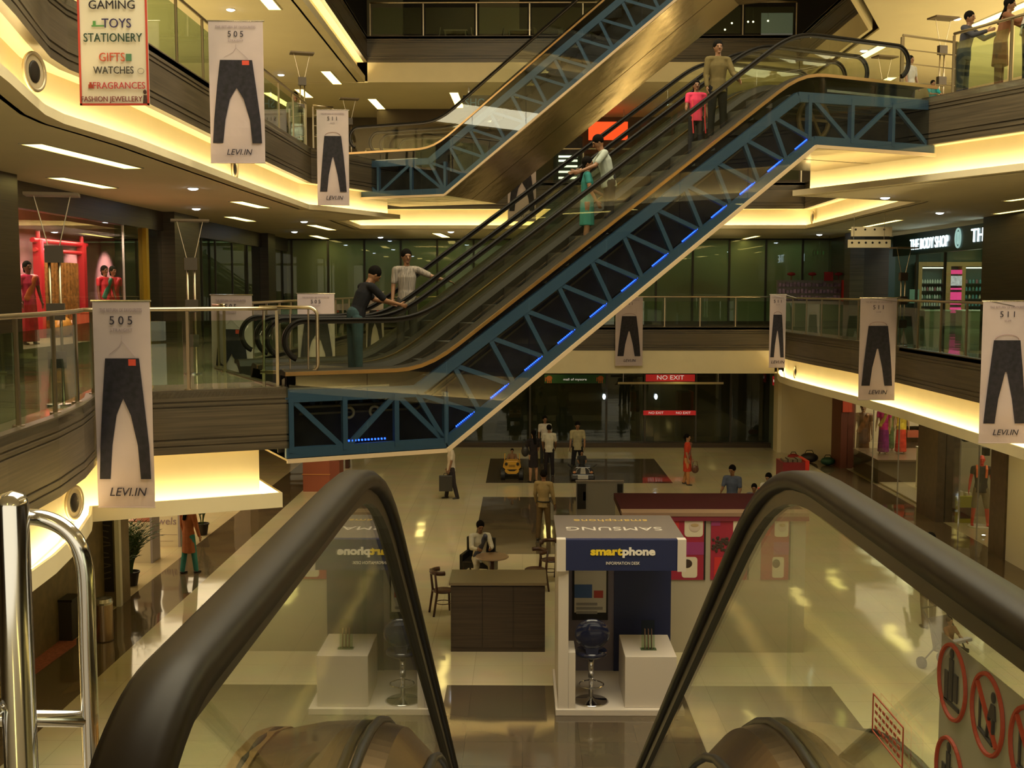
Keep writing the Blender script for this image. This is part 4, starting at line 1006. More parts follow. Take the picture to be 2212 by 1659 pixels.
def pic(xa, xb, ya, yb, kind):
    a = at(xa, ya, YC); b = at(xb, yb, YC); L, R, T, B = a.x - xm, b.x - xm, a.z, b.z; W_, H_ = R - L, T - B
    p = MB().box(L, -.02, B, R, 0, T).build('picture_panel', CRED, t)
    MB().box(R, -.022, B, R + .03, .0, T).build('panel_edge_strip', BLACKM, p)  # raised black strip along the panel's right edge
    def rr_(cx, cy, w, h, m_, name, y=-.026):
        pts = []
        for qx, qy, s in ((1, 1, 0), (-1, 1, 1), (-1, -1, 2), (1, -1, 3)):
            for k in range(4):
                an = pi / 2 * s + pi / 2 * k / 3; r = min(w, h) * .18
                pts.append((cx + qx * (w / 2 - r) + r * cos(an), cy + qy * (h / 2 - r) + r * sin(an)))
        MB().prism(pts, -y - .004, -y, MX).build(name, m_, p)
    if kind == 'cups':
        MB().box(L, -.024, T - H_ * .30, L + W_ * .32, -.019, T).build('red_square', BRED, p); MB().box(L + W_ * .45, -.024, T - H_ * .60, R, -.019, T - H_ * .40).build('magenta_square', MAG, p)
        rr_(L + W_ * .72, T - H_ * .17, W_ * .5, H_ * .29, CUPW, 'saucer_picture'); MB().ell((L + W_ * .74, -.028, T - H_ * .15), (W_ * .16, .006, H_ * .09)).build('cup_picture', CUPS, p); MB().ell((L + W_ * .74, -.033, T - H_ * .13), (W_ * .11, .003, H_ * .03)).build('coffee_picture', mat('latte', (.40, .28, .14), .5), p)
        rr_(L + W_ * .62, B + H_ * .20, W_ * .42, H_ * .33, CUPW, 'saucer_picture'); MB().ell((L + W_ * .55, -.028, B + H_ * .26), (W_ * .14, .005, H_ * .07)).build('bean_picture', BEAN, p)
    else:
        MB().box(L, -.024, T - H_ * .14, L + W_ * .25, -.019, T).build('magenta_square', MAG, p); rr_(R - W_ * .22, T - H_ * .18, W_ * .36, H_ * .27, CUPW, 'cup_picture'); MB().ell((R - W_ * .24, -.028, T - H_ * .17), (W_ * .06, .004, H_ * .07)).build('bean_picture', BEAN, p)
        m = MB(); rnd = random.Random(3)
        for k in range(40): m.ell((L + W_ * (.27 + .22 * rnd.uniform(-1, 1)), -.028, T - H_ * (.43 + .11 * rnd.uniform(-1, 1))), (W_ * .05, .006, H_ * .022), Matrix.Rotation(rnd.uniform(0, 3), 3, 'Y'), 8, 5)
        m.build('bean_picture', BEAN, p); MB().box(L + W_ * .1, -.024, B + H_ * .04, R - W_ * .2, -.019, B + H_ * .36).build('red_square', BRED, p)
pic(1441, 1519, 1116, 1252, 'cups'); pic(1536, 1613, 1116, 1252, 'beans'); pic(1645, 1702, 1116, 1252, 'cups')
p = on(1652, 1066, zt)
t = thing('red_display', 'small red rimmed display on the back edge of the coffee kiosk roof', 'display', (p.x, YC + dC - .10, zt))
MB().box(-.15, -.04, 0, .15, .04, .13).build('rim', mat('bright_red', (.75, .02, .03), .4), t); MB().box(-.12, -.045, .02, .12, -.038, .11).build('face', MAROON, t)

# grey display stand behind the kiosks
YG = 23.3; a = at(1245, 1041, YG); b = at(1347, 1041, YG)
t = thing('display_stand', 'grey display stand with black side screens behind the phone kiosk', 'display stand', ((a.x + b.x) / 2, YG, 0))
hw2 = (b.x - a.x) / 2
MB().box(-hw2, 0, 0, hw2, .12, a.z).build('board', mat('stand_grey', (.19, .175, .15), .5), t)
s0 = at(1247, 1045, YG); s1 = at(1268, 1099, YG); MB().box(-hw2 + .02, -.03, s1.z, -hw2 + .2, 0, s0.z).box(-hw2 + .2, -.03, s1.z + .18, -hw2 + .14, 0, s0.z - .16).build('screen', BLACKM, t)
MB().box(hw2 - .13, -.03, a.z - .22, hw2 - .02, 0, a.z - .04).build('screen', BLACKM, t); MB().box(-hw2 - .01, -.01, a.z, hw2 + .01, .13, a.z + .02).build('top_edge', KGREY, t)

# red counters
p = on(1716, 1083, 0)
t = thing('red_counter', 'oxblood red counter with bright red end below the blank right wall', 'counter', (p.x, p.y, 0))
zt = at(1716, 1000, p.y).z; MB().box(-.36, 0, 0, .30, .9, zt).build('body', mat('oxblood', (.20, .012, .02), .4), t); MB().box(.30, -.01, 0, .42, .95, zt + .06).build('end_panel', mat('vivid_red', (.62, .03, .02), .35), t)
for k in range(4): MB().box(-.30 + .14 * k, .15, zt, -.19 + .14 * k, .6, zt + .07 + .02 * (k % 2)).build('tray', mat('tray_brown', (.16, .12, .07), .6), t)
p = on(695, 1062, 0); zt = at(695, 996, p.y).z
t = thing('orange_counter', 'orange brown counter behind the left handrail of the near escalator', 'counter', (p.x, p.y, 0))
OB = mat('orange_brown', (.28, .07, .03), .5); MB().box(-.58, 0, 0, .25, .8, zt).build('body', OB, t); MB().box(-.60, -.02, zt * .55, .27, 0, zt * .58).build('shelf_line', mat('orange_line', (.5, .2, .06), .5), t); MB().box(.25, 0, 0, .56, .8, zt).build('end_panel', mat('orange_dark', (.20, .045, .02), .5), t)
p = on(752, 1012, 0)
t = thing('cart_handle', 'small brown cart end beside the orange brown counter', 'cart', (p.x, p.y, 0)); MB().box(-.1, 0, 0, .02, .4, .30).build('body', CHAIRW, t); MB().tube([(0, 0, .3), (.05, 0, .38), (.28, 0, .38)], .03, 6).build('handle', CHAIRW, t)

# ------------------------------------------------------------------ toy cars
TYRE = mat('toy_tyre', (.012, .011, .010), .6); TOYY = mat('toy_yellow', (.50, .26, .02), .35); TOYB = mat('toy_black', (.02, .02, .025), .2, coat=.5); SILV = mat('toy_silver', (.55, .55, .55), .25, .8)
def wheel(t, x, y, r, w): MB().tube([(x - w / 2, y, r), (x - w / 2 + .02, y, r), (x + w / 2 - .02, y, r), (x + w / 2, y, r)], [r * .85, r, r, r * .85], 18).build('wheel', TYRE, t, smooth=False)
x, y = gp(1106, 1036)
t = thing('toy_jeep', 'yellow ride on toy jeep carrying a child', 'toy car', (x, y, 0))
for sx in (-.30, .30):
    for sy in (.0, .72): wheel(t, sx, sy, .17, .16)
MB().box(-.24, -.05, .16, .24, .85, .34).build('chassis', BLACKM, t)
MB().prism([(-.22, .34), (.22, .34), (.30, .42), (.27, .56), (.18, .62), (-.18, .62), (-.27, .56), (-.30, .42)], -.45, .02, MX).build('bonnet', TOYY, t, bevel=.01)
MB().prism([(-.27, .3), (-.14, .2), (.14, .2), (.27, .3), (.2, .36), (.08, .29), (-.08, .29), (-.2, .36)], .0, .07, MX).build('bumper', TOYY, t)
for sx in (-.19, .19): MB().cyl((sx, -.07, .53), (sx, -.02, .53), .05).build('headlamp', BLACKM, t)
m = MB()
for k in range(5): m.box(-.1 + .045 * k, -.03, .42, -.08 + .045 * k, -.018, .5)
m.build('grille', BLACKM, t); MB().box(-.28, .45, .34, .28, .9, .52).build('tub', TOYY, t, bevel=.015)
for sx in (-.25, .25): MB().tube([(sx, .45, .6), (sx, .48, .78), (sx * .95, .5, .8)], .016, 6).build('window_post', TOYY, t)
x, y = gp(1259, 1040)
t = thing('toy_car', 'black ride on toy car with silver grille carrying a child', 'toy car', (x, y, 0))
for sx in (-.33, .33):
    for sy in (.08, .80): wheel(t, sx, sy, .14, .13)
MB().box(-.36, -.06, .08, .36, 1.0, .24).build('chassis', TOYB, t, bevel=.02)
MB().prism([(-.36, .24), (.36, .24), (.34, .38), (.24, .48), (-.24, .48), (-.34, .38)], -.50, .04, MX).build('bonnet', TOYB, t, bevel=.02)
MB().prism([(-.09, .26), (.09, .26), (.07, .46), (-.07, .46)], .045, .06, MX).build('grille', SILV, t)
for s in (-1, 1):
    MB().tube([(s * .12, -.06, .46), (s * .2, -.06, .40), (s * .22, -.06, .30)], .014, 6).build('grille_bar', SILV, t); MB().ell((s * .28, -.05, .31), (.05, .03, .04)).build('headlamp', mat('lamp_orange', (.5, .2, .08), .3), t)
    MB().tube([(s * .36, .35, .42), (s * .48, .33, .52)], .02, 6).build('mirror', TOYB, t)
MB().box(-.17, -.10, .09, .17, -.06, .22).build('number_plate', SILV, t); MB().box(-.33, .45, .24, .33, 1.0, .42).build('tub', TOYB, t, bevel=.02)
MB().tube([(.10 * cos(k * pi / 8), .42, .56 + .08 * sin(k * pi / 8)) for k in range(16)], .012, 6, closed=True).build('steering_wheel', BLACKM, t)

# ------------------------------------------------------------------ left side of the ground floor
x, y = gp(225, 1383)
t = thing('litter_bin', 'tall steel litter bin by the taupe pillar', 'bin', (x, y, 0))
hh = at(225, 1292, y).z
MB().lathe([(0, 0), (.155, 0), (.165, .02), (.165, hh - .10), (.15, hh - .10), (.15, .03), (0, .03)], n=28).build('body', mat('ribbed_steel', (.48, .36, .24), .3, 1.0, bump=.3, bscale=14, stretch=(3, 3, .05)), t, smooth=False)
MB().lathe([(.14, hh - .10), (.17, hh - .10), (.175, hh - .06), (.15, hh), (.11, hh), (.11, hh - .05), (.14, hh - .06)], n=28).build('rim', STEEL, t)
x, y = gp(140, 1378)
t = thing('planter_box', 'dark square bin behind the steel barrier tubes', 'bin', (x, y, 0)); MB().box(-.22, -.2, 0, .22, .2, .72).build('body', mat('dark_box', (.035, .028, .02), .5), t, bevel=.01); MB().box(-.24, -.22, .72, .24, .22, .76).build('lid', BLACKM, t)
tag(MB().prism([tuple(gp(72, 1460)), tuple(gp(165, 1392)), tuple(gp(165, 1376)), tuple(gp(72, 1376))], .001, .012).build('door_mat', mat('red_mat', (.28, .08, .05), .9, var=.3, vscale=20)), 'red brown door mat behind the steel barrier', 'mat')
LEAF = mat('palm_leaf', (.04, .075, .015), .55, var=.4, vscale=8); POT = mat('dark_pot', (.018, .012, .010), .45)
def palm(name, label, x, y, h, n, seed, pot_r=.17, pot_h=.30):
    t = thing(name, label, 'potted plant', (x, y, 0), 0, 'potted palms')
    MB().lathe([(0, 0), (pot_r * .72, 0), (pot_r, pot_h), (pot_r * 1.08, pot_h), (pot_r * 1.08, pot_h - .03), (pot_r * .9, pot_h - .03), (pot_r * .86, pot_h - .05), (0, pot_h - .05)], n=22).build('pot', POT, t)
    rnd = random.Random(seed); m = MB(); st = MB()
    for k in range(n):
        az = rnd.uniform(0, 2 * pi); L = h * rnd.uniform(.65, 1.0); bend = rnd.uniform(.25, .8); pts = []
        for i in range(9):
            f = i / 8; r = bend * L * f * f * .75; pts.append(Vector((cos(az) * (r + .03), sin(az) * (r + .03), pot_h - .04 + L * (f - .28 * bend * f ** 3))))
        st.tube(pts, [.007 * (1 - .7 * i / 8) for i in range(9)], 5)
        for i in range(3, 9):
            for s in (-1, 1):
                p = pts[i]; d = (pts[i] - pts[i - 1]).normalized(); sd = d.cross(Vector((0, 0, 1))).normalized() * s
                tip = p + sd * .15 * (1.25 - i / 9) + d * .13 + Vector((0, 0, -.03)); w_ = d * .022
                m.add([p - w_, p + w_, tip, p - w_ + Vector((0, 0, .004)), p + w_ + Vector((0, 0, .004))], [(0, 1, 2), (3, 2, 4), (0, 2, 3), (1, 4, 2), (0, 3, 4, 1)])
    st.build('stems', LEAF, t); m.build('fronds', LEAF, t)
x, y = gp(284, 1264); palm('potted_palm', 'bushy potted palm in front of the white counters', x, y, 1.3, 75, 3)
x, y = gp(256, 1287); x -= .15; y = 22.95; palm('potted_palm', 'lower potted palm touching the white edged pillar', x, y, .85, 24, 5, .15, .24)
x, y = gp(437, 1155); palm('potted_palm', 'farther potted palm behind the woman in the orange tunic', x, y, 1.1, 16, 8)
# pillar plate with raised strokes
t = thing('pillar_sign', 'tall black sign plate on the taupe pillar behind the litter bin', 'sign', (-8.25, 21.88, 1.55))
MB().box(-.19, -.03, -1.25, .13, 0, 1.35).build('plate', mat('sign_black', (.02, .016, .012), .35), t)
rnd = random.Random(5); m = MB()
for k in range(20): z = -1.0 + k * .11; m.bar((-.12 + rnd.uniform(0, .05), -.034, z), (.05 + rnd.uniform(0, .05), -.034, z + rnd.uniform(-.05, .06)), .006, .018)
m.build('brush_strokes', mat('sign_stroke', (.12, .095, .06), .5), t)
for (pa, pb, lb, kind) in (((277, 1218), (331, 1214), 'white counter with dark curling drawing behind the potted palm', 0), ((335, 1182), (389, 1180), 'white counter with jewels lettering beside the woman in the orange tunic', 1)):
    a, b = on(*pa, 0), on(*pb, 0); y = (a.y + b.y) / 2; zt = 1.02 if kind else .95
    t = thing('display_counter', lb, 'counter', ((a.x + b.x) / 2, y, 0)); hw3 = (b.x - a.x) / 2
    MB().box(-hw3, 0, 0, hw3, .5, zt).build('body', mat('counter_white', (.74, .66, .48), .5), t); MB().box(hw3 - .02, -.02, 0, hw3 + .03, .52, zt + .35).build('end_post', mat('grey_violet', (.36, .32, .34), .5), t)
    MB().box(-hw3, .02, zt, hw3, .45, zt + .03).build('tray', OB, t); MB().box(-hw3, .45, zt, hw3, .5, zt + 1.0).build('back_board', MATS['counter_white'], t)
    if kind:
        text('lettering', 'Jewels', .26, mat('lilac_ink', (.34, .25, .30), .6), t, (-.10, -.006, zt * .62), ext=.003, shear=.1)
        MB().box(-hw3 + .05, -.006, .30, hw3 - .05, 0, .305).box(-hw3 + .05, -.006, .14, hw3 - .15, 0, .145).build('small_print', MATS['lilac_ink'], t)
    else:
        MB().tube([(-.1 + .05 * sin(k * 1.1), .43, zt + .15 + k * .06) for k in range(9)], .012, 6).build('curl_drawing', BLACKM, t)
        for s in (.08, .16): MB().bar((s, .44, zt + .1), (s - .05, .44, zt + .75), .03, .02).build('drawn_stick', BLACKM, t)
        MB().box(.2, .40, zt + .05, .23, .45, zt + .8).build('red_stripe', BRED, t)
# ------------------------------------------------------------------ people and mannequins
def rcone(m, p0, p1, r0, r1, X=None, n=12, cap=1.0):
    """tapered limb with rounded ends; r = (across, depth) pairs or numbers"""
    p0, p1 = Vector(p0), Vector(p1); r0 = r0 if isinstance(r0, tuple) else (r0, r0); r1 = r1 if isinstance(r1, tuple) else (r1, r1)
    d = p1 - p0; L = max(d.length, 1e-4); d /= L
    X = Vector(X) if X is not None else (Vector((1, 0, 0)) if abs(d.x) < .9 else Vector((0, 1, 0)))
    X = (X - d * X.dot(d)).normalized(); Yv = d.cross(X); rings = []
    for a in (-80, -55, -28, 0):
        c, s_ = cos(radians(a)), sin(radians(a)); rings.append((p0 + d * s_ * min(r0), r0[0] * c, r0[1] * c))
    for a in (0, 28, 55, 80):
        c, s_ = cos(radians(a)), sin(radians(a)); rings.append((p1 + d * s_ * min(r1) * cap, r1[0] * c, r1[1] * c))
    vs = []
    for c, a, b in rings:
        for k in range(n): vs.append(c + X * (a * cos(2 * pi * k / n)) + Yv * (b * sin(2 * pi * k / n)))
    N = len(rings); fs = [(i * n + k, i * n + (k + 1) % n, (i + 1) * n + (k + 1) % n, (i + 1) * n + k) for i in range(N - 1) for k in range(n)]
    fs += [tuple(range(n - 1, -1, -1)), tuple((N - 1) * n + k for k in range(n))]
    return m.add(vs, fs)
def fuse(name, m, material, vox, parent=None, it=4, world_fix=None):
    me = bpy.data.meshes.new(name); me.from_pydata([tuple(v) for v in m.v], [], m.f)
    bm = bmesh.new(); bm.from_mesh(me); bmesh.ops.recalc_face_normals(bm, faces=bm.faces); bm.to_mesh(me); bm.free()
    o = bpy.data.objects.new('tmp', me); COL.objects.link(o)
    r = o.modifiers.new('r', 'REMESH'); r.mode = 'VOXEL'; r.voxel_size = vox; r.use_smooth_shade = True
    if it: s = o.modifiers.new('s', 'SMOOTH'); s.iterations = it; s.factor = .5
    bpy.context.view_layer.update()
    out = bpy.data.meshes.new_from_object(o.evaluated_get(bpy.context.evaluated_depsgraph_get()))
    bpy.data.objects.remove(o); bpy.data.meshes.remove(me)
    out.name = name; out.materials.clear(); out.materials.append(material)
    for p in out.polygons: p.use_smooth = True
    q = bpy.data.objects.new(name, out); COL.objects.link(q)
    if parent is not None: q.parent = parent
    return q
SKIN = mat('brown_skin', (.20, .095, .045), .5); SKIN2 = mat('light_brown_skin', (.30, .16, .085), .5); HAIR = mat('black_hair', (.005, .004, .003), .9, 0, .08)
EYEM = mat('eye_dark', (.01, .008, .008), .2); LIP = mat('lips', (.16, .05, .04), .4); SHOE = mat('dark_shoe', (.02, .014, .010), .4)
def person(label, loc, rz=0.0, H=1.68, lean=0, arms=((5, 8, 12, 4), (5, 8, 12, 4)), legs=((0, 3, 0), (0, 3, 0)), head=(0, 0), top=(.3, .3, .3), bottom=(.03, .03, .035), dress='trousers', sleeve=.45,
           hair='short', skin=None, name='person', cat='person', vox=.0085, seat=None, hem=None, group=None, stripes=False, hcol=None, drape=None, shoes=True, face=True, girth=1.0, twist=0):
    """faces -y at rz = 0. arms: (swing forward, out, elbow bend, forearm out) for right (x<0) then left; legs: (swing forward, out, knee bend)"""
    k = H / 1.70; skin = skin or SKIN; l = radians(lean); g = girth
    up = Vector((0, -sin(l), cos(l))); fw = Vector((0, -cos(l), -sin(l))); X = Vector((1, 0, 0))
    if twist: Rz = Matrix.Rotation(radians(twist), 3, 'Z'); up2 = Rz @ up; 
    hips = Vector((0, 0, 0))
    kn, an, lg = [], [], []
    for s, (a, b, kb) in zip((-1, 1), legs):
        a, b, kb = radians(a), radians(b), radians(kb); h0 = hips + Vector((s * .085, 0, -.03))
        td = Vector((s * sin(b), -sin(a) * cos(b), -cos(a) * cos(b))); sd = Vector((s * sin(b) * .6, -sin(a - kb), -cos(a - kb))).normalized()
        kne = h0 + td * .43; ank = kne + sd * .40
        lg.append((h0, kne, ank, sd))
    low = min(q[2].z for q in lg) - .075
    base_z = -low
    if seat is not None: base_z = seat / k + .09
    off = Vector((0, 0, base_z))
    T = lambda v: (Vector(v) + off) * k
    chest = hips + up * .36; sh_c = hips + up * .50; neck = sh_c + up * .065; hd = radians(head[0]); hy = radians(head[1])
    hup = Vector((0, -sin(l * .5 + hd), cos(l * .5 + hd))); hc = neck + hup * .135
    Rh = Matrix.Rotation(hy, 3, 'Z') @ Matrix.Rotation(l * .5 + hd, 3, 'X')
    b = MB(); r = lambda v: (v[0] * k, v[1] * k) if isinstance(v, tuple) else v * k
    rc = lambda m, p, q, a, c, Xx=None, cap=1.0: rcone(m, T(p), T(q), r(a), r(c), Xx, cap=cap)
    # trunk
    def trunk(m, e):
        rc(m, hips + Vector((0, 0, -.02)), hips + up * .16, (.150 * g + e, .105 * g + e), (.128 * g + e, .092 * g + e), X)
        rc(m, hips + up * .14, chest, (.128 * g + e, .092 * g + e), (.155 * g + e, .105 * g + e), X); rc(m, chest, sh_c - up * .03, (.155 * g + e, .105 * g + e), (.135 + e, .075 + e), X)
        rc(m, sh_c - X * .15 - up * .015, sh_c + X * .15 - up * .015, .052 + e, .052 + e)
    trunk(b, 0)
    rc(b, sh_c, neck + hup * .06, .052, .050)
    b.ell(T(hc), (.074 * k, .090 * k, .112 * k), Rh); rc(b, hc + Rh @ Vector((0, -.03, -.05)), hc + Rh @ Vector((0, -.055, -.088)), .048, .030)
    rc(b, hc + Rh @ Vector((0, -.085, .01)), hc + Rh @ Vector((0, -.102, -.025)), .010, .015)
    rc(b, hc + Rh @ Vector((-.04, -.078, .03)), hc + Rh @ Vector((.04, -.078, .03)), .012, .012)
    for s in (-1, 1): b.ell(T(hc + Rh @ Vector((s * .076, .008, -.005))), (.010 * k, .018 * k, .030 * k), Rh)
    for s in (-1, 1): rc(b, sh_c + up * .0 + X * s * .05, sh_c + X * s * .13, .05, .048)
    # arms and hands
    armd = []
    for s, (a, ab, eb, fo) in zip((-1, 1), arms):
        a, ab, eb, fo = map(radians, (a + lean * .6, ab, eb, fo)); sh = sh_c + X * s * .185 - up * .02
        ud = Vector((s * sin(ab), -sin(a) * cos(ab), -cos(a) * cos(ab))); fd = Vector((s * sin(fo), -sin(a + eb) * cos(fo), -cos(a + eb) * cos(fo)))
        el = sh + ud * .28; wr = el + fd * .245
        rc(b, sh, el, .047, .038); rc(b, el, wr, .038, .026)
        pd = fd; side = Vector((0, -1, 0)) if abs(fd.y) < .8 else Vector((0, 0, 1)); side = (side - pd * side.dot(pd)).normalized(); pn = pd.cross(side)
        pe = wr + pd * .085; rc(b, wr + pd * .01, pe, (.030, .016), (.036, .014), side)
        for i, ln in enumerate((.068, .078, .072, .055)):
            p0 = pe + side * (.027 - .018 * i); cu = .35 + .12 * i; d1 = (pd + pn * s * cu * .5).normalized(); d2 = (pd + pn * s * cu * 1.6).normalized()
            p1 = p0 + d1 * ln * .5; rc(b, p0, p1, .0095, .009); rc(b, p1, p1 + d2 * ln * .5, .009, .0075)
        th = wr + pd * .03 + side * .03; t1 = th + (side * .8 + pd).normalized() * .035; rc(b, th, t1, .012, .0105); rc(b, t1, t1 + (pd + side * .2 + pn * s * .3).normalized() * .03, .0105, .009)
        armd.append((sh, el, wr, fd))
    for h0, kne, ank, sd in lg:
        rc(b, h0, kne, .082 * g, .054); rc(b, kne, kne + (ank - kne) * .35 + Vector((0, .012, 0)), .054, .052); rc(b, kne + (ank - kne) * .35 + Vector((0, .012, 0)), ank, .052, .036)
        ft = Vector((0, -.17, -.04)) if True else 0
        rc(b, ank + Vector((0, .03, -.04)), ank + Vector((0, -.11, -.055)), .034, (.038, .02), X)
    root = fuse(name, b, skin, vox)
    root.location = loc; root.rotation_euler = (0, 0, rz); tag(root, label, cat, group)
    v2 = max(vox, .010)
    tm = top if isinstance(top, bpy.types.Material) else mat('cloth_%.2f_%.2f_%.2f' % top, top, .9, 0, .12, var=.12, vscale=9)
    bm_ = bottom if isinstance(bottom, bpy.types.Material) else mat('cloth_%.2f_%.2f_%.2f' % bottom, bottom, .9, 0, .12, var=.12, vscale=9)
    # upper garment
    if top is not None:
        m = MB(); trunk(m, .014)
        for (sh, el, wr, fd) in armd:
            if sleeve > 0:
                q = sh + (el - sh) * min(1, sleeve * 1.6); rc(m, sh, q, .063, .054)
                if sleeve > .7: rc(m, el, el + (wr - el) * .93, .050, .040)
        if hem: rc(m, hips + up * .05, hips + Vector((0, -.01, -hem)), (.165 * g, .120 * g), (.185 * g, .15 * g), X, .1)
        else: rc(m, hips + up * .1, hips + Vector((0, 0, -.10)), (.150 * g, .118 * g), (.168 * g, .132 * g), X, .1)
        fuse('shirt' if not hem else 'tunic', m, tm, v2, root, 3)
    if dress in ('trousers', 'shorts'):
        m = MB(); rc(m, hips + Vector((0, 0, .06)), hips + Vector((0, 0, -.05)), (.148 * g, .112 * g), (.158 * g, .118 * g), X)
        for h0, kne, ank, sd in lg:
            rc(m, h0, kne, .094 * g, .068)
            if dress == 'trousers': rc(m, kne, ank + Vector((0, 0, -.005)), .068, .058)
        fuse('trousers', m, bm_, v2, root, 3)
    elif dress in ('skirt', 'saree'):
        ln = .43 if dress == 'skirt' else .86
        m = MB(); rc(m, hips + Vector((0, 0, .08)), hips + Vector((0, 0, -.08)), (.145 * g, .112 * g), (.165 * g, .13 * g), X); rc(m, hips + Vector((0, 0, -.08)), hips + Vector((0, 0, -ln)), (.165 * g, .13 * g), (.20 if ln > .5 else .17, .17 if ln > .5 else .14), X, .1)
        fuse('skirt', m, bm_, v2, root, 3)
    if drape is not None:
        dm = drape if isinstance(drape, bpy.types.Material) else mat('drape_%.2f_%.2f_%.2f' % drape, drape, .6, var=.25, vscale=12)
        m = MB(); s = 1
        rc(m, hips + X * -.10 + Vector((0, -.09, .02)), sh_c + X * .10 + Vector((0, -.09, -.02)), (.085, .03), (.055, .03)); rc(m, sh_c + X * .10 + Vector((0, -.09, -.02)), sh_c + X * .12 + Vector((0, .08, 0)), .05, .05)
        rc(m, sh_c + X * .12 + Vector((0, .09, 0)), hips + X * .10 + Vector((0, .14, -.25)), (.06, .03), (.10, .03)); fuse('drape', m, dm, v2, root, 3)
    if shoes:
        for h0, kne, ank, sd in lg:
            m = MB(); rc(m, ank + Vector((0, .035, -.045)), ank + Vector((0, -.125, -.058)), (.042, .036), (.045, .022), X); fuse('shoe', m, SHOE, v2, root, 2)
    if hair:
        hm = HAIR if hcol is None else hcol
        m = MB(); m.ell(T(hc + Rh @ Vector((0, .022, .038))), (.093 * k, .103 * k, .102 * k), Rh)
        if hair in ('long', 'bun'):
            rc(m, hc + Rh @ Vector((0, .05, 0)), hc + Rh @ Vector((0, .07, -.09)), (.075, .045), (.06, .035), X)
            if hair == 'long': rc(m, hc + Rh @ Vector((0, .07, -.09)), chest + Vector((0, .13, .02)), (.065, .035), (.05, .025), X)
            else: m.ell(T(hc + Rh @ Vector((0, .115, .0))), (.045 * k, .04 * k, .045 * k))
        fuse('hair', m, hm, v2, root, 1)
    if face:
        for s in (-1, 1): MB().ell(T(hc + Rh @ Vector((s * .030, -.083, .006))), (.011 * k, .007 * k, .006 * k), Rh, 8, 6).build('eye', EYEM, root, smooth=True)
        MB().ell(T(hc + Rh @ Vector((0, -.086, -.054))), (.022 * k, .008 * k, .007 * k), Rh, 8, 6).build('mouth', LIP, root, smooth=True)
    root['_k'] = k
    return root
def esc_pos(px, wv, s0=0):
    """point on the near escalators' floor line that projects to column px, wv across the width"""
    b = A1 + N1 * wv; lo, hi = 0.0, 12.0
    for _ in range(40):
        s = (lo + hi) / 2; p = b + U1 * s; d = p - EYE; x = 1106 + F * d.dot(RT) / d.dot(FW)
        if x < px: lo = s
        else: hi = s
    return Vector((p.x, p.y, L1 + (FL1(s) if FL1(s) < .02 else math.floor(FL1(s) / .2836) * .2836))), s
RU = RZ1 + pi / 2                                     # rotation that makes a figure face up the escalator
# riders on the blue truss escalators
p, s = esc_pos(768, .80); person('person in a dark shirt bending over the rail at the foot of the near escalator', p, RU + .1, 1.76, lean=24, arms=((30, 8, 32, -5), (35, 8, 28, -5)), head=(30, 0), top=(.012, .012, .014), bottom=(.03, .055, .06), skin=SKIN, sleeve=.5, vox=.0075)
p, s = esc_pos(880, 2.45); person('person in a striped shirt holding the black escalator handrail with an outstretched arm', p, .25, 1.72, arms=((4, 9, 14, 6), (30, 62, 20, 66)), head=(4, 10), top=mat('striped_cotton', (.20, .17, .14), .8, var=.5, vscale=22, stretch=(3, 3, .05)), bottom=(.05, .045, .04), vox=.0075)
p, s = esc_pos(1266, .72); person('person in a teal top with dark long hair standing on the near escalator', p, RU - .5, 1.52, arms=((10, 8, 20, 0), (25, 10, 40, 0)), top=(.04, .20, .19), bottom=(.05, .22, .20), dress='skirt', hair='long', head=(6, 0), sleeve=.3)
p, s = esc_pos(1313, .62); person('person in a pale teal shirt leaning forward behind the teal top rider', p, RU + pi - .35, 1.62, lean=14, arms=((35, 10, 30, 0), (30, 10, 30, 0)), head=(22, 0), top=(.34, .38, .34), bottom=(.02, .02, .025), sleeve=.45, girth=1.08)
p, s = esc_pos(1541, .62); person('person in an olive brown shirt standing high on the near escalator', p, .15, 1.62, arms=((6, 9, 16, 2), (22, 14, 30, 10)), top=(.11, .085, .035), bottom=(.012, .012, .014), sleeve=.9, girth=1.05)
p, s = esc_pos(1496, 1.10); c = person('child in a pink top with red straps beside the olive shirt rider', p, .1, 1.32, arms=((10, 10, 60, 15), (5, 8, 20, 4)), top=(.62, .05, .11), bottom=(.02, .02, .025), hair='long', sleeve=.35)
m = MB()
for x in (-.10, .12): m.tube([(x, -.15, 1.0), (x, -.17, .62), (x + .02, -.16, .42)], .012, 6)
m.build('red_strap', mat('strap_red', (.6, .04, .05), .6), c)

# ground floor visitors
def gpos(px, py): p = on(px, py, 0); return Vector((p.x, p.y, 0))
person('person with a dark shoulder bag and short black dress beside the toy jeep', gpos(1152, 1041), .5 + pi, 1.66, arms=((10, 8, 20, 0), (15, 10, 60, 0)), top=(.02, .016, .018), bottom=(.018, .016, .018), dress='skirt', hair='long', sleeve=.5, skin=SKIN2)
bg = tag(MB().ell((0, 0, 0), (.13, .09, .18)).tube([(-.10, 0, .12), (0, .0, .42), (.10, 0, .12)], .012, 6).build('shoulder_bag', mat('bag_black', (.012, .010, .010), .5)), 'black shoulder bag hanging beside the person in the short black dress', 'bag'); q = gpos(1152, 1041); bg.location = (q.x - .27, q.y - .05, 1.02)
person('person in a white shirt standing between the black dress and the toy car', gpos(1186, 1029), pi - .1, 1.70, arms=((8, 8, 30, -6), (8, 8, 20, -4)), top=(.46, .43, .34), bottom=(.02, .018, .02))
person('person in a white top mostly hidden behind the white shirted visitor', gpos(1177, 1003), .2, 1.70, top=(.50, .46, .40), bottom=(.03, .03, .03))
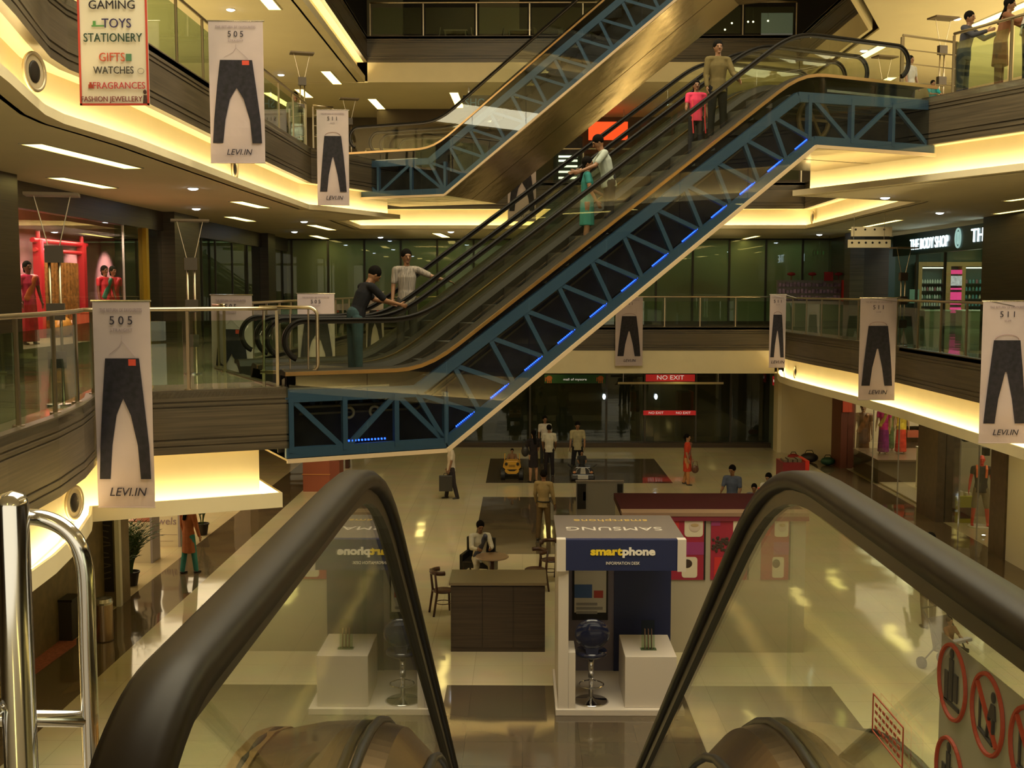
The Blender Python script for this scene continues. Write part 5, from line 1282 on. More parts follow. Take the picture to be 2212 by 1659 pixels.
person('person in a khaki shirt standing behind the black toy car', gpos(1247, 1026), .05, 1.78, legs=((0, 6, 0), (0, 6, 0)), arms=((6, 8, 14, 6), (10, 9, 30, -4)), head=(18, 0), top=(.30, .26, .15), bottom=(.015, .014, .016))
q = gpos(1106, 1036); person('child driving the yellow toy jeep', (q.x, q.y + .52, 0), 0, 1.05, arms=((40, 14, 35, -10), (40, 14, 35, -10)), legs=((80, 8, 60), (80, 8, 60)), top=(.16, .09, .05), bottom=(.03, .03, .04), seat=.40)
q = gpos(1259, 1040); person('child sitting in the black toy car', (q.x, q.y + .72, 0), 0, 1.05, arms=((45, 8, 30, -8), (45, 8, 30, -8)), legs=((82, 8, 60), (82, 8, 60)), top=(.03, .025, .03), bottom=(.03, .03, .04), seat=.36)
w_ = person('person in a red orange tunic and patterned shawl walking on the pale floor', gpos(1484, 1047), 1.15, 1.60, arms=((6, 7, 10, 0), (6, 7, 10, 0)), legs=((6, 2, 2), (-6, 2, 8)), top=(.45, .05, .025), bottom=(.42, .20, .08), hem=.46, hair='bun', sleeve=.5, drape=(.16, .055, .035), skin=SKIN2)
hb = tag(MB().ell((0, 0, .10), (.12, .05, .13)).tube([(-.09, 0, .18), (-.05, 0, .36), (.05, 0, .36), (.09, 0, .18)], .012, 6).build('handbag', mat('bag_brown', (.10, .04, .02), .4)), 'small brown handbag carried by the person in the red orange tunic', 'bag'); q = gpos(1484, 1047); hb.location = (q.x + .24, q.y - .10, .42)
person('guard in tan shirt and brown trousers standing left of the phone kiosk', gpos(1174, 1166), pi - .35, 1.72, arms=((4, 10, 10, 6), (6, 9, 16, 0)), legs=((4, 3, 2), (-4, 3, 4)), top=(.25, .18, .08), bottom=(.11, .07, .03), sleeve=.9, head=(0, 15))
bl = MB().tube([(.165 * cos(a * pi / 10), .125 * sin(a * pi / 10), .985) for a in range(20)], .017, 6, closed=True).build('belt', BLACKM, bpy.data.objects[[o.name for o in bpy.data.objects if str(o.get('label', '')).startswith('guard')][0]])
q = gpos(1036, 1247); person('seated person in white with a dark strap at the round table', (q.x, q.y - .02, 0), .25, 1.70, lean=6, arms=((35, 8, 55, -18), (35, 8, 55, -18)), legs=((84, 9, 84), (84, 9, 84)), head=(14, 0), top=(.50, .46, .36), bottom=(.48, .44, .35), seat=.37, sleeve=.9, drape=(.05, .05, .07))
person('person with a white shirt whose head is hidden by the blue truss', gpos(975, 1077), -1.35, 1.74, arms=((4, 6, 8, 2), (6, 6, 10, 2)), legs=((10, 2, 2), (-8, 2, 6)), top=(.52, .45, .36), bottom=(.035, .028, .028), vox=.0085)
q = gpos(964, 1079); t = thing('briefcase', 'black briefcase held by the person whose head is hidden', 'bag', (q.x, q.y - .15, .28)); MB().box(-.20, -.05, 0, .20, .05, .48).build('case', mat('case_black', (.025, .022, .018), .45), t, bevel=.015); MB().tube([(-.07, 0, .48), (-.05, 0, .535), (.05, 0, .535), (.07, 0, .48)], .01, 6).build('handle', BLACKM, t)
q = on(1587, 1066, 0); person('person in a blue checked shirt behind the coffee kiosk', (5.42, 28.8, 0), -.5, 1.72, arms=((20, 8, 60, -10), (10, 8, 30, -5)), head=(14, -10), top=(.075, .09, .14), bottom=(.03, .03, .04))
person('child beside the blue shirted person behind the coffee kiosk', (5.80, 27.9, 0), -.3, 1.40, head=(10, 0), top=(.09, .10, .15), bottom=(.03, .03, .03), skin=SKIN)
person('person in a pale shirt with black hair next to the red rimmed display', (6.25, 28.3, 0), -.6, 1.60, head=(14, 0), top=(.55, .52, .44), bottom=(.10, .09, .08), hair='bun')
person('person in an orange tunic and teal trousers by the left shops', gpos(409, 1238), pi - .5, 1.60, arms=((6, 10, 10, 4), (6, 8, 10, 2)), legs=((8, 3, 2), (-4, 3, 6)), top=(.36, .12, .05), bottom=(.05, .20, .17), hem=.42, hair='long', sleeve=.8, skin=SKIN2)
q = gpos(2003, 1352); person('person in grey trousers and black top seen under the right handrail', q, pi + .3, 1.72, arms=((6, 8, 12, 2), (30, 8, 30, -5)), legs=((3, 4, 2), (-4, 4, 8)), top=(.02, .018, .018), bottom=(.10, .078, .045), vox=.0075)
# pushchair with a child near the right edge
q = gpos(2048, 1452)
t = thing('pushchair', 'dark pushchair holding a child behind the red ringed sticker', 'pushchair', (q.x, q.y, 0), .5)
for sx in (-.24, .24):
    for sy in (-.3, .34): MB().tube([(sx - .02, sy, .10), (sx + .02, sy, .10)], .10, 16).build('wheel', TYRE, t)
    MB().tube([(sx, -.3, .1), (sx, -.05, .5), (sx, .36, 1.02)], .014, 8).build('side_frame', BLACKM, t); MB().tube([(sx, .34, .1), (sx, .0, .52)], .014, 8).build('rear_leg', BLACKM, t)
MB().tube([(-.24, .36, 1.02), (.24, .36, 1.02)], .018, 8).build('push_handle', BLACKM, t); MB().box(-.22, -.22, .36, .22, .14, .42).build('seat', mat('seat_dark', (.05, .04, .035), .8), t); MB().bar((0, .12, .40), (0, .24, .88), .42, .04, up=(0, 1, 0)).build('seat_back', MATS['seat_dark'], t)
MB().bar((-.25, -.2, .58), (.25, -.2, .58), .10, .05).build('front_tray', mat('tray_lilac', (.32, .30, .36), .4), t)
person('child sitting in the dark pushchair', (q.x, q.y, 0), .5, .95, arms=((40, 8, 30, -5), (40, 8, 30, -5)), legs=((75, 6, 50), (75, 6, 50)), top=(.14, .06, .025), bottom=(.05, .05, .06), seat=.42, face=False)

# upper floors
person('person in a dark jacket leaning on the upper right railing, leftmost of three', (8.35, 21.85, L2), .75, 1.66, lean=10, arms=((45, 8, 50, -10), (45, 8, 50, -10)), top=(.05, .05, .06), bottom=(.03, .03, .035), sleeve=.9)
person('person in brown clothes with the arms folded on the upper right railing, middle of three', (8.62, 20.85, L2), 1.0, 1.66, lean=14, arms=((50, 8, 60, -20), (50, 8, 60, -20)), top=(.16, .07, .035), bottom=(.12, .06, .035), hair='long', sleeve=.9, hem=.4)
person('person in a white shirt at the upper right corner of the picture', (8.72, 19.95, L2), 1.1, 1.76, lean=8, arms=((40, 8, 50, -20), (40, 8, 50, -20)), top=(.42, .38, .33), bottom=(.02, .02, .025), sleeve=.5)
person('child in a pale shirt behind the handrail loop at the upper right', (7.95, 23.6, L2), .6, 1.22, top=(.36, .36, .34), bottom=(.02, .02, .02))
person('child in a teal top sitting on the upper right floor edge', (7.85, 22.0, L2), .3, .85, legs=((86, 8, 10), (86, 8, 10)), top=(.02, .20, .19), bottom=(.02, .02, .03), seat=.02, arms=((40, 10, 40, 0), (40, 10, 40, 0)))
person('person in a white shirt behind the upper left floor lamp', (-6.1, 30.6, L2), .6, 1.70, top=(.45, .42, .36), bottom=(.05, .045, .04))
person('small far person in black beside the upper escalator glass', (-1.75, 39.2, L2), .2, 1.62, top=(.015, .014, .016), bottom=(.015, .014, .016))
# ------------------------------------------------------------------ signs at the far end
def plate(name, label, x0, x1, y0, y1, Y, m, cat='sign', th=.04, group=None):
    a = at(x0, y0, Y); b = at(x1, y1, Y)
    t = thing(name, label, cat, ((a.x + b.x) / 2, Y, (a.z + b.z) / 2), 0, group)
    MB().box(-(b.x - a.x) / 2, 0, -(a.z - b.z) / 2, (b.x - a.x) / 2, th, (a.z - b.z) / 2).build('plate', m, t)
    return t, b.x - a.x, a.z - b.z
SIGNRED = mat('sign_red', (.40, .015, .02), .5, emit=(.6, .02, .02), es=.25); SIGNW = emat('sign_letter', (.85, .72, .55), .5)
def fit(o, wd): o.scale.x = wd / max(.01, o.dimensions.x)
t, w_, h_ = plate('exit_sign', 'large red no exit sign over the far ground floor doors', 1395, 1501, 809, 824, 44.93, SIGNRED, th=.07); fit(text('sign_lettering', 'NO EXIT', .25, SIGNW, t, (0, -.006, .01), ext=.003), w_ * .55)
t, w_, h_ = plate('exit_strip', 'low red strip with no exit twice across the far glass doors', 1390, 1503, 887, 897, 44.93, SIGNRED, th=.07)  # unlit strip; a faint glow is put into its red and letters
for s in (-1, 1): fit(text('sign_lettering', 'NO EXIT', .13, SIGNW, t, (s * w_ * .26, -.006, 0), ext=.003), w_ * .28)
t, w_, h_ = plate('mall_sign', 'green mall sign with orange figures over the far doors', 1176, 1308, 809, 828, 44.93, mat('sign_green', (.01, .085, .03), .5), th=.07); fit(text('sign_lettering', 'mall of mysore', .13, SIGNW, t, (0, -.006, -.02), ext=.003), w_ * .38)
for s in (-1, 1):
    m = MB(); m.ell((s * w_ * .42, -.01, .03), (.12, .01, .10))
    for k in (-.09, -.02, .05): m.box(s * w_ * .42 + k, -.012, -.17, s * w_ * .42 + k + .04, 0, .0)
    m.box(s * w_ * .42 - .17, -.012, -.1, s * w_ * .42 - .13, 0, .06); m.build('orange_figure', mat('figure_orange', (.50, .14, .03), .5), t)
t, w_, h_ = plate('lamp_bar', 'pale tube lamp bar hanging below the no exit sign', 1335, 1563, 825.5, 830, 43.2, mat('pale_bar', (.62, .55, .36), .4), 'lamp', .06)
for s in (-.45, .45): MB().cyl((w_ * s, .03, h_ / 2), (w_ * s, .03, C1 - t.location.z), .012, 6).build('hanger', STEEL, t)
LAMPW = emat('door_lamp', (.75, .88, 1.0), 4.0)
for px, lb in ((1305, 'white oval lamp left of the no exit doors'), (1417, 'white oval lamp above the no exit strip')):
    p = at(px, 857, 44.86); t = thing('door_lamp', lb, 'lamp', (p.x, p.y, p.z), 0, 'oval door lamps'); MB().ell((0, 0, 0), (.06, .05, .11)).build('globe', LAMPW, t, smooth=True); MB().box(-.02, .03, -.02, .02, .08, .02).build('bracket', BLACKM, t)
p = at_x(1675, 822, 9.86); t = thing('exit_sign', 'slanting red sign on the side wall of the far exit', 'sign', (9.86, p.y, p.z), -pi / 2); MB().box(-.5, 0, -.22, .5, .03, .14).build('plate', SIGNRED, t); fit(text('sign_lettering', 'NO EXIT', .16, SIGNW, t, (0, -.005, -.04), ext=.002), .7)
GREENE = emat('exit_green', (.05, .75, .22), .55)
for px, py, lb in ((705, 537, 'green glowing exit sign behind the left glass'), (1770, 546, 'green glowing exit sign behind the right far glass')):
    t, w_, h_ = plate('exit_sign', lb, px - 14, px + 14, py - 6, py + 6, 45.5, BLACKM)
    m = MB()
    for k in range(4): m.box(-w_ * .42 + k * w_ * .22, -.01, -h_ * .32, -w_ * .42 + k * w_ * .22 + w_ * (.06 + .06 * (k % 2)), -.002, h_ * .32)
    m.build('pictogram', GREENE, t)
    MB().cyl((0, .02, h_ / 2), (0, .02, C2 - t.location.z), .01, 6).build('hanger', STEEL, t)
a = at(1427, 692, 45.6); b = at(1592, 692, 45.6); c = at(1510, 607, 45.6)
t = thing('arch_panel', 'black arched panel behind the far first floor glass', 'panel', ((a.x + b.x) / 2, 45.6, L1)); hw4 = (b.x - a.x) / 2
MB().prism([(-hw4, 0)] + [(-hw4 * cos(pi * k / 20), .25 + (c.z - L1 - .25) * sin(pi * k / 20)) for k in range(21)] + [(hw4, 0)], -.1, 0, MX).build('arch', mat('arch_black', (.006, .006, .006), .6), t)
t, w_, h_ = plate('name_reflection', 'faint teal reflection of a shop name under the third floor ceiling', 1000, 1112, 206, 240, 39.2, mat('reflection_board', (.012, .016, .014), .5)); fit(text('sign_lettering', 'SHOPPERS', .42, emat('reflection_letter', (.18, .38, .34), .22), t, (0, -.006, 0), ext=.003), w_ * .92)  # reflected shop name imitated by a hung board with glowing letters
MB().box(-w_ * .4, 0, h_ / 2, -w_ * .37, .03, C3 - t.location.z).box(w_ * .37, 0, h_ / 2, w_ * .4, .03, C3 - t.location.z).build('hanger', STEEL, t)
t, w_, h_ = plate('light_box', 'plain glowing orange red light box on the second floor', 1272, 1356, 263, 301, 44.0, emat('orange_red_box', (1.0, .075, .015), 1.3), 'light box', .2)
MB().cyl((-w_ * .4, .1, h_ / 2), (-w_ * .4, .1, C3 - t.location.z), .02, 6).cyl((w_ * .4, .1, h_ / 2), (w_ * .4, .1, C3 - t.location.z), .02, 6).build('hanger', STEEL, t)
WBAR = emat('white_bar', (1.0, .93, .75), 2.2)
t = thing('lit_shelf', 'rack of bright white light bars behind the escalator riders', 'shelf', (at(1227, 360, 43.5).x, 43.5, L2))
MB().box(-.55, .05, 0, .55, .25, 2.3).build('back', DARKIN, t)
for k, py in enumerate((338, 347, 359, 371, 384)): z = at(1227, py, 43.5).z - L2; MB().box(-.36, 0, z - .035, .36, .05, z + .035).build('light_bar', WBAR, t)
# second floor far displays
struct('wall_header', MB().box(at(815, 270, 44).x, 43.9, at(815, 290, 44).z, at(1060, 270, 44).x, 44, C3), mat('dark_brown_header', (.06, .038, .022), .5))
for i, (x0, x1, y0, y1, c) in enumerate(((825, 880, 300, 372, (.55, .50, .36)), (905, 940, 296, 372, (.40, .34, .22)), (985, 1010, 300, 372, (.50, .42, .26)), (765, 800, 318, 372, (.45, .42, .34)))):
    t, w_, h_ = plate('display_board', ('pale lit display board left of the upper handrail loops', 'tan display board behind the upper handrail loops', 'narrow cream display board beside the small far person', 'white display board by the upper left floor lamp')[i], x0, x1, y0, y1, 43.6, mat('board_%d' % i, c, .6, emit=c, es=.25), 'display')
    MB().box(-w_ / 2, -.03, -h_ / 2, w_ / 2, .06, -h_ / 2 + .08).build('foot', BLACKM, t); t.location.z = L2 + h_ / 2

# third floor tables and chairs behind the railing
FURN = mat('pale_furniture', (.26, .23, .17), .5)
for i, px in enumerate((985, 1122, 1245)):
    p = at(px, 60, 41); t = thing('cafe_table', ('pale table on the third floor, left of the white column', 'pale table in front of the white third floor column', 'pale table near the top of the upper escalator')[i], 'table', (p.x, 41, L3), 0, 'third floor tables')
    MB().box(-.42, -.35, .71, .42, .35, .75).build('tabletop', FURN, t)
    for sx, sy in ((-.36, -.3), (.36, -.3), (-.36, .3), (.36, .3)): MB().box(sx - .02, sy - .02, 0, sx + .02, sy + .02, .71).build('leg', FURN, t)
for i, (px, rz) in enumerate(((1035, 1.4), (1072, -1.4), (1172, 1.3), (1196, -1.2), (934, -1.4))):
    p = at(px, 60, 41); t = thing('cafe_chair', ('pale chair right of the leftmost third floor table', 'pale chair left of the middle third floor table', 'pale chair right of the middle third floor table', 'pale chair left of the rightmost third floor table', 'pale chair left of the leftmost third floor table')[i], 'chair', (p.x, 41.1, L3), rz, 'third floor chairs')
    MB().box(-.2, -.2, .43, .2, .2, .46).build('seat', FURN, t); MB().bar((0, .2, .46), (0, .27, .9), .36, .02, up=(0, 1, 0)).build('backrest', FURN, t)
    for sx, sy in ((-.17, -.17), (.17, -.17), (-.17, .17), (.17, .17)): MB().cyl((sx, sy, 0), (sx, sy, .43), .015, 6).build('leg', FURN, t)
for px, py, lb in ((1581, 50, 'tiny warm lamp beside the upper escalator'), (1566, 64, 'tiny warm lamp low beside the upper escalator'), (1616, 47, 'tiny warm lamp, third from the upper escalator'), (1627, 47, 'tiny warm lamp left of the pale third floor board'), (1659, 45, 'tiny warm lamp in front of the pale third floor board')):
    p = at(px, py, 43); t = thing('pendant_lamp', lb, 'lamp', tuple(p), 0, 'third floor pendant lamps'); MB().ell((0, 0, 0), (.035, .035, .035), None, 10, 6).build('bulb', emat('warm_bulb', (1, .8, .5), 5), t); MB().cyl((0, 0, .03), (0, 0, C4 - p.z), .005, 5).build('cord', BLACKM, t)
t, w_, h_ = plate('menu_board', 'pale board on the third floor right of the upper escalator', 1645, 1712, 28, 82, 43.5, mat('menu_pale', (.24, .25, .20), .6, emit=(.24, .25, .2), es=.2), 'board'); MB().box(-w_ / 2, 0, -(t.location.z - L3), -w_ / 2 + .06, .04, -h_ / 2).box(w_ / 2 - .06, 0, -(t.location.z - L3), w_ / 2, .04, -h_ / 2).build('leg', BLACKM, t)  # faint glow put into the board's pale material

# round vents on the lit coves
def vent(x, y, z, nx, ny, label, r=.17):
    t = thing('round_vent', label, 'vent', (x, y, z), math.atan2(nx, -ny), 'round vents in the coves')
    MB().tube([(r * cos(k * pi / 14), -.015, r * sin(k * pi / 14)) for k in range(28)], .022, 8, closed=True).build('ring', mat('vent_ring', (.45, .38, .26), .35, .5), t, smooth=True)
    MB().cyl((0, -.012, 0), (0, .02, 0), r * .95, 24).build('dish', mat('vent_dish', (.50, .42, .27), .5), t); MB().ell((0, -.015, 0), (r * .55, .02, r * .62)).build('nozzle', BLACKM, t, smooth=True)
p = at_x(155, 1086, -5.58); vent(-5.56, p.y, p.z, 1, -.1, 'round vent on the cove beside the biggest jeans banner', .2)
p = at_x(72, 155, -5.40); vent(-5.40, p.y, p.z, 1, -.15, 'round vent on the upper left cove beside the word list banner', .2)
p = at_x(505, 366, -5.72); vent(-5.71, p.y, p.z, 1, 0, 'round vent on the upper left cove below the tall jeans banner', .2)
p = at_x(1719, 805, 8.86); vent(8.86, p.y, p.z, -1, 0, 'round vent at the far end of the right cove', .2)
p = at_x(1834, 832, 9.22); vent(9.21, p.y, p.z, -1, -.05, 'round vent on the right cove left of the near jeans banners', .2)
p = at_x(1757, 470, 9.56); vent(9.55, p.y, p.z, -1, 0, 'round vent on the upper right cove above the perforated panels', .2)
vent(-4.62, 30.75, 8.62, .91, -.41, 'round vent on the cove under the upper escalator landing', .2)

# ------------------------------------------------------------------ saree window on the first floor
area('window_light', (-10.6, 25.5, 7.65), (0, 0, 0), 1.2, 7, 260, (1.0, .66, .52))
for y, c in ((23.5, (1, .62, .5)), (26.5, (1, .5, .48)), (30.0, (1, .6, .55)), (32.4, (1, .62, .58))):
    d = bpy.data.lights.new('spot_lamp', 'SPOT'); d.energy = 190; d.spot_size = radians(62); d.spot_blend = .7; d.color = c; d.shadow_soft_size = .05
    o = bpy.data.objects.new('spot_lamp', d); COL.objects.link(o); o.location = (-10.9, y, 7.6); o.rotation_euler = (0, radians(48), 0)
MDARK = mat('mannequin_brown', (.14, .06, .03), .35)
def silk(n, c, r=.35): return mat('silk_' + n, c, r, var=.35, vscale=7)
PZ = L1 + .25
person('mannequin in a pink saree at the left end of the first floor window', (-10.2, 23.2, PZ), 1.0, 1.66, name='mannequin', cat='mannequin', top=silk('pink', (.55, .03, .10)), bottom=silk('red', (.45, .03, .04)), dress='saree', drape=silk('orange', (.60, .14, .04)), skin=MDARK, hair='bun', sleeve=.3, vox=.010, shoes=False)
person('mannequin with a green shawl over a red saree in the first floor window', (-10.2, 27.5, PZ), 1.0, 1.66, name='mannequin', cat='mannequin', top=silk('crimson', (.50, .02, .04)), bottom=silk('red', (.45, .03, .04)), dress='saree', drape=silk('green', (.02, .16, .09)), skin=MDARK, hair='bun', sleeve=.3, vox=.010, shoes=False)
person('mannequin in a crimson saree right of the green shawl mannequin', (-10.25, 28.2, PZ), 1.0, 1.66, name='mannequin', cat='mannequin', top=silk('crimson', (.50, .02, .04)), bottom=silk('maroon', (.30, .02, .06)), dress='saree', drape=silk('crimson', (.5, .02, .04)), skin=MDARK, hair='bun', sleeve=.3, vox=.010, shoes=False)
struct('floor_15', MB().box(-12.0, 26.6, L1, -9.9, 29.5, PZ), MATS['display_platform'])
TRED = mat('frame_red', (.42, .02, .03), .3)
t = thing('wooden_gate', 'red lacquered gate frame with gold hangings in the first floor window', 'frame', (-11.3, 27.6, PZ), pi / 2)
for x in (-1.3, 1.3): MB().box(x - .09, -.09, 0, x + .09, .09, 2.3).build('gate_post', TRED, t)
MB().cyl((-1.6, 0, 2.28), (1.6, 0, 2.28), .06).build('crossbar', TRED, t); MB().cyl((-1.5, 0, 2.06), (1.5, 0, 2.06), .05).build('crossbar', TRED, t)
for x in (-1.3, 1.3): MB().cyl((x, 0, 2.3), (x, 0, 2.5), .05).build('finial', TRED, t)
m = MB(); rnd = random.Random(9)
for k in range(22): x = -1.0 + k * .095; m.box(x, -.02 + .03 * (k % 2), .1, x + .085, .02 + .03 * (k % 2), 1.8)
m.build('gold_curtain', mat('gold_brocade', (.30, .16, .04), .4, .3, var=.6, vscale=14), t)
for k, (x, z, s) in enumerate(((-.7, .25, .35), (.1, .2, .4), (.75, .3, .3))): MB().ell((x, -.25, z), (s, .22, z)).build('draped_silk', silk(('gold', 'cream', 'amber')[k], ((.5, .28, .05), (.6, .5, .35), (.5, .2, .05))[k]), t, smooth=True)
for i, (x, y, h_, c, lb) in enumerate(((-9.75, 25.15, .62, (.52, .12, .05), 'orange red plinth in the first floor window above the biggest jeans banner'), (-9.75, 25.75, .36, (.50, .28, .03), 'yellow plinth beside the orange red plinth in the window'), (-9.9, 30.4, .5, (.48, .30, .02), 'yellow table block in the dark first floor shop'))):
    t = thing('display_plinth', lb, 'plinth', (x, y, PZ if i < 2 else L1)); MB().box(-.25, -.25, 0, .25, .25, h_).build('block', mat('plinth_%d' % i, c, .5), t); MB().box(-.27, -.27, h_, .27, .27, h_ + .04).build('top', mat('plinth_top_%d' % i, tuple(min(1, q * 1.3) for q in c), .4), t)

# ------------------------------------------------------------------ lit cosmetics shop, first floor right
area('shop_ceiling_light', (16.0, 39.0, 8.1), (0, 0, 0), 4, 6, 200, (.9, 1.0, .9))
t = thing('shop_fascia', 'dark green shop fascia with glowing white letters on the right', 'sign', (13.1, 36, 7.83), -pi / 2)
MB().box(-4.2, 0, -.38, 4.1, .1, .34).build('board', mat('deep_green_board', (.008, .03, .028), .3), t)
LETW = emat('shop_letters', (.75, .95, 1.0), 3.0)
o = text('sign_lettering', 'THE BODY SHOP', .50, LETW, t, (-.67, -.02, -.06), ext=.01); fit(o, 3.4)
o = text('sign_lettering', 'THE', .56, LETW, t, (3.45, -.02, .0), ext=.01); fit(o, 1.25)
MB().tube([(1.82 + .20 * cos(k * pi / 12), -.02, .28 * sin(k * pi / 12)) for k in range(24)], .028, 6, closed=True).tube([(1.82 + .06 * cos(k * pi / 8), -.02, .18 * sin(k * pi / 8)) for k in range(16)], .02, 6, closed=True).build('oval_emblem', mat('emblem_mint', (.4, .6, .55), .4, emit=(.4, .65, .6), es=.6), t)
Yw = 42.9; a = at(1985, 566, Yw); b = at(2150, 700, Yw)
t = thing('shelf_unit', 'wooden framed cosmetics shelf unit with a glowing pink column', 'shelf', (a.x, Yw, L1)); W_ = b.x - a.x; zt = a.z - L1
WOODO = mat('orange_wood', (.36, .19, .06), .45)
MB().box(0, .4, 0, W_, .45, zt).build('back', mat('shelf_back', (.06, .08, .07), .5), t); MB().box(0, 0, 0, .14, .42, zt).build('frame_post', WOODO, t); MB().box(.14, 0, zt - .16, W_, .42, zt).build('frame_top', WOODO, t)
xs = [at(px, 600, Yw).x - a.x for px in (2045, 2054, 2078, 2085)]
MB().box(xs[0] - .02, 0, 0, xs[1], .42, zt - .16).build('frame_post', WOODO, t); MB().box(xs[2], 0, 0, xs[3] + .02, .42, zt - .16).build('frame_post', WOODO, t)
zs = [at(2000, py, Yw).z - L1 for py in (612, 628, 645, 661, 677)]
for z in zs: MB().box(.14, .02, z - .03, W_, .4, z).build('shelf', mat('shelf_dark', (.035, .03, .025), .4), t)
PKL = emat('pink_panel', (1.0, .07, .30), 1.1)
for (y0, y1) in ((583, 592), (622, 626), (631, 648), (651, 658), (664, 676)): z1, z0 = at(2066, y0, Yw).z - L1, at(2066, y1, Yw).z - L1; MB().box(xs[1], -.01, z0, xs[2], .02, z1).build('pink_light_panel', PKL, t)
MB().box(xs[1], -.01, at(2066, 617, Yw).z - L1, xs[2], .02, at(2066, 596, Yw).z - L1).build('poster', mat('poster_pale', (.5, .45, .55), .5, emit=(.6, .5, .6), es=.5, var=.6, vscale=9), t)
for s, e in ((.16, xs[0] - .04), (xs[3] + .04, W_)): MB().box(s, .05, zt - .24, e, .12, zt - .20).build('strip_light', emat('shelf_light', (1, .9, .8), 3), t)
BC = [mat('bottle_%d' % i, c, .3) for i, c in enumerate(((.55, .55, .48), (.35, .12, .14), (.12, .20, .12), (.5, .42, .25), (.10, .28, .27)))]
proto = {}
bi = 0
for r, z in enumerate(zs):
    for k in range(8):
        for sec in (0, 1):
            x = (.20 + k * (xs[0] - .30) / 8) if sec == 0 else (xs[3] + .10 + k * (W_ - xs[3] - .15) / 8)
            ci = (0 if sec == 0 else 4) if (k + r) % 3 else (r + sec) % 5
            if ci not in proto:
                o = MB().lathe([(0, 0), (.035, 0), (.035, .10), (.016, .125), (.016, .155), (0, .155)], n=10).build('bottle', BC[ci]); proto[ci] = o.data
            else: o = bpy.data.objects.new('bottle', proto[ci]); COL.objects.link(o)
            o.location = (a.x + x, Yw + .12, L1 + z)
            tag(o, 'small bottle on the %s shelf %s the glowing pink column' % (('top', 'second', 'middle', 'fourth', 'lowest')[r], ('left of', 'right of')[sec]), 'bottle', 'bottles on the %s shelf %s of the pink column' % (('top', 'second', 'middle', 'fourth', 'lowest')[r], ('left', 'right')[sec]))
p = at(1975, 640, 42.6); t = thing('mint_poster', 'pale mint poster left of the wooden shelf unit', 'poster', tuple(p)); MB().box(-.18, 0, -.26, .18, .02, .26).build('sheet', mat('mint_sheet', (.16, .26, .20), .6), t); MB().box(-.02, 0, -(p.z - L1), .02, .02, -.26).build('leg', BLACKM, t)
for px, lb in ((2018, 'cream counter below the bottle shelves, left'), (2098, 'cream counter below the bottle shelves, right')):
    p = at(px, 700, 40.6); t = thing('shop_counter', lb, 'counter', (p.x, 40.6, L1)); MB().box(-.45, -.3, 0, .45, .3, .62).build('body', mat('counter_tan', (.30, .24, .14), .5), t); MB().box(-.48, -.33, .62, .48, .33, .66).build('top', WHITE, t)
# cosmetics island by the far right glass
t = thing('cosmetics_island', 'white display island with shelves of small boxes by the far right glass', 'display', (at(1750, 680, 43.2).x, 43.2, L1))
MB().box(-1.35, -.4, 0, 1.35, .4, .95).build('base', mat('island_white', (.42, .38, .30), .5), t); MB().box(-1.3, -.05, .95, 1.3, .05, 1.75).build('back_shelf', mat('island_grey', (.20, .18, .17), .5), t); MB().box(1.15, -.42, 0, 1.4, .42, 1.75).build('end_panel', mat('vivid_red', (.62, .03, .02), .35), t)
m = MB(); rnd = random.Random(4)
for r in range(3):
    for k in range(17): x = -1.25 + k * .14; m.box(x, -.14, 1.0 + r * .25, x + .1, -.05, 1.0 + r * .25 + rnd.uniform(.1, .18))
m.build('small_boxes', mat('box_lilac', (.30, .20, .30), .5, var=.7, vscale=5), t)
for x, lb in ((-.75, 'a'), (.05, 'b'), (1.05, 'c')): MB().tube([(x, 0, 1.75), (x, 0, 1.92)], .012, 6).ell((x, 0, 1.98), (.16, .10, .07)).build('red_bow', mat('bow_red', (.30, .015, .02), .6), t)
p = at(1790, 597, 43.0); tq = thing('red_board', 'small dark red square board hanging over the cosmetics island', 'sign', tuple(p)); MB().box(-.17, 0, -.17, .17, .03, .17).build('plate', mat('board_red', (.28, .01, .015), .6), tq); MB().cyl((0, .015, .17), (0, .015, C2 - p.z), .008, 6).build('cord', BLACKM, tq)

# ------------------------------------------------------------------ ground floor shops on the right
area('saree_shop_light', (13.6, 37.5, 3.1), (0, 0, 0), 3, 6, 170, (1.0, .85, .58))
area('sport_shop_light', (12.9, 28.2, 3.1), (0, 0, 0), 2, 4, 45, (1.0, .85, .55))
area('left_shop_light', (-10.8, 29, 3.1), (0, 0, 0), 4.5, 12, 330, (1.0, .82, .52))
t = thing('window_plinth', 'brown plinth under the saree mannequins on the ground floor', 'plinth', (12.6, 37.4, 0)); MB().box(-1.05, -1.1, 0, 1.3, 1.6, .72).build('block', mat('plinth_brown', (.10, .062, .035), .35), t); MB().box(-1.08, -1.13, .72, 1.33, 1.63, .78).build('top', mat('plinth_edge', (.16, .10, .06), .3), t)
def saree_m(lb, x, y, z, rz, H, a, b, c): return person(lb, (x, y, z), rz, H, name='mannequin', cat='mannequin', top=silk(*a), bottom=silk(*b), dress='saree', drape=silk(*c), skin=mat('mannequin_tan', (.34, .20, .11), .4), hair='bun', sleeve=.3, vox=.011, shoes=False)
saree_m('mannequin in a magenta saree, left on the brown plinth', 12.15, 37.7, .78, -.5, 1.66, ('magenta', (.50, .02, .16)), ('purple', (.22, .03, .16)), ('gold2', (.50, .34, .06)))
saree_m('mannequin in a green saree, middle on the brown plinth', 12.62, 38.6, .78, -.4, 1.66, ('olive', (.22, .24, .08)), ('leaf', (.12, .17, .07)), ('olive', (.22, .24, .08)))
saree_m('mannequin in a yellow and red saree, right on the brown plinth', 12.75, 37.75, .78, -.2, 1.66, ('yellow', (.62, .45, .04)), ('scarlet', (.60, .06, .03)), ('yellow', (.62, .45, .04)))
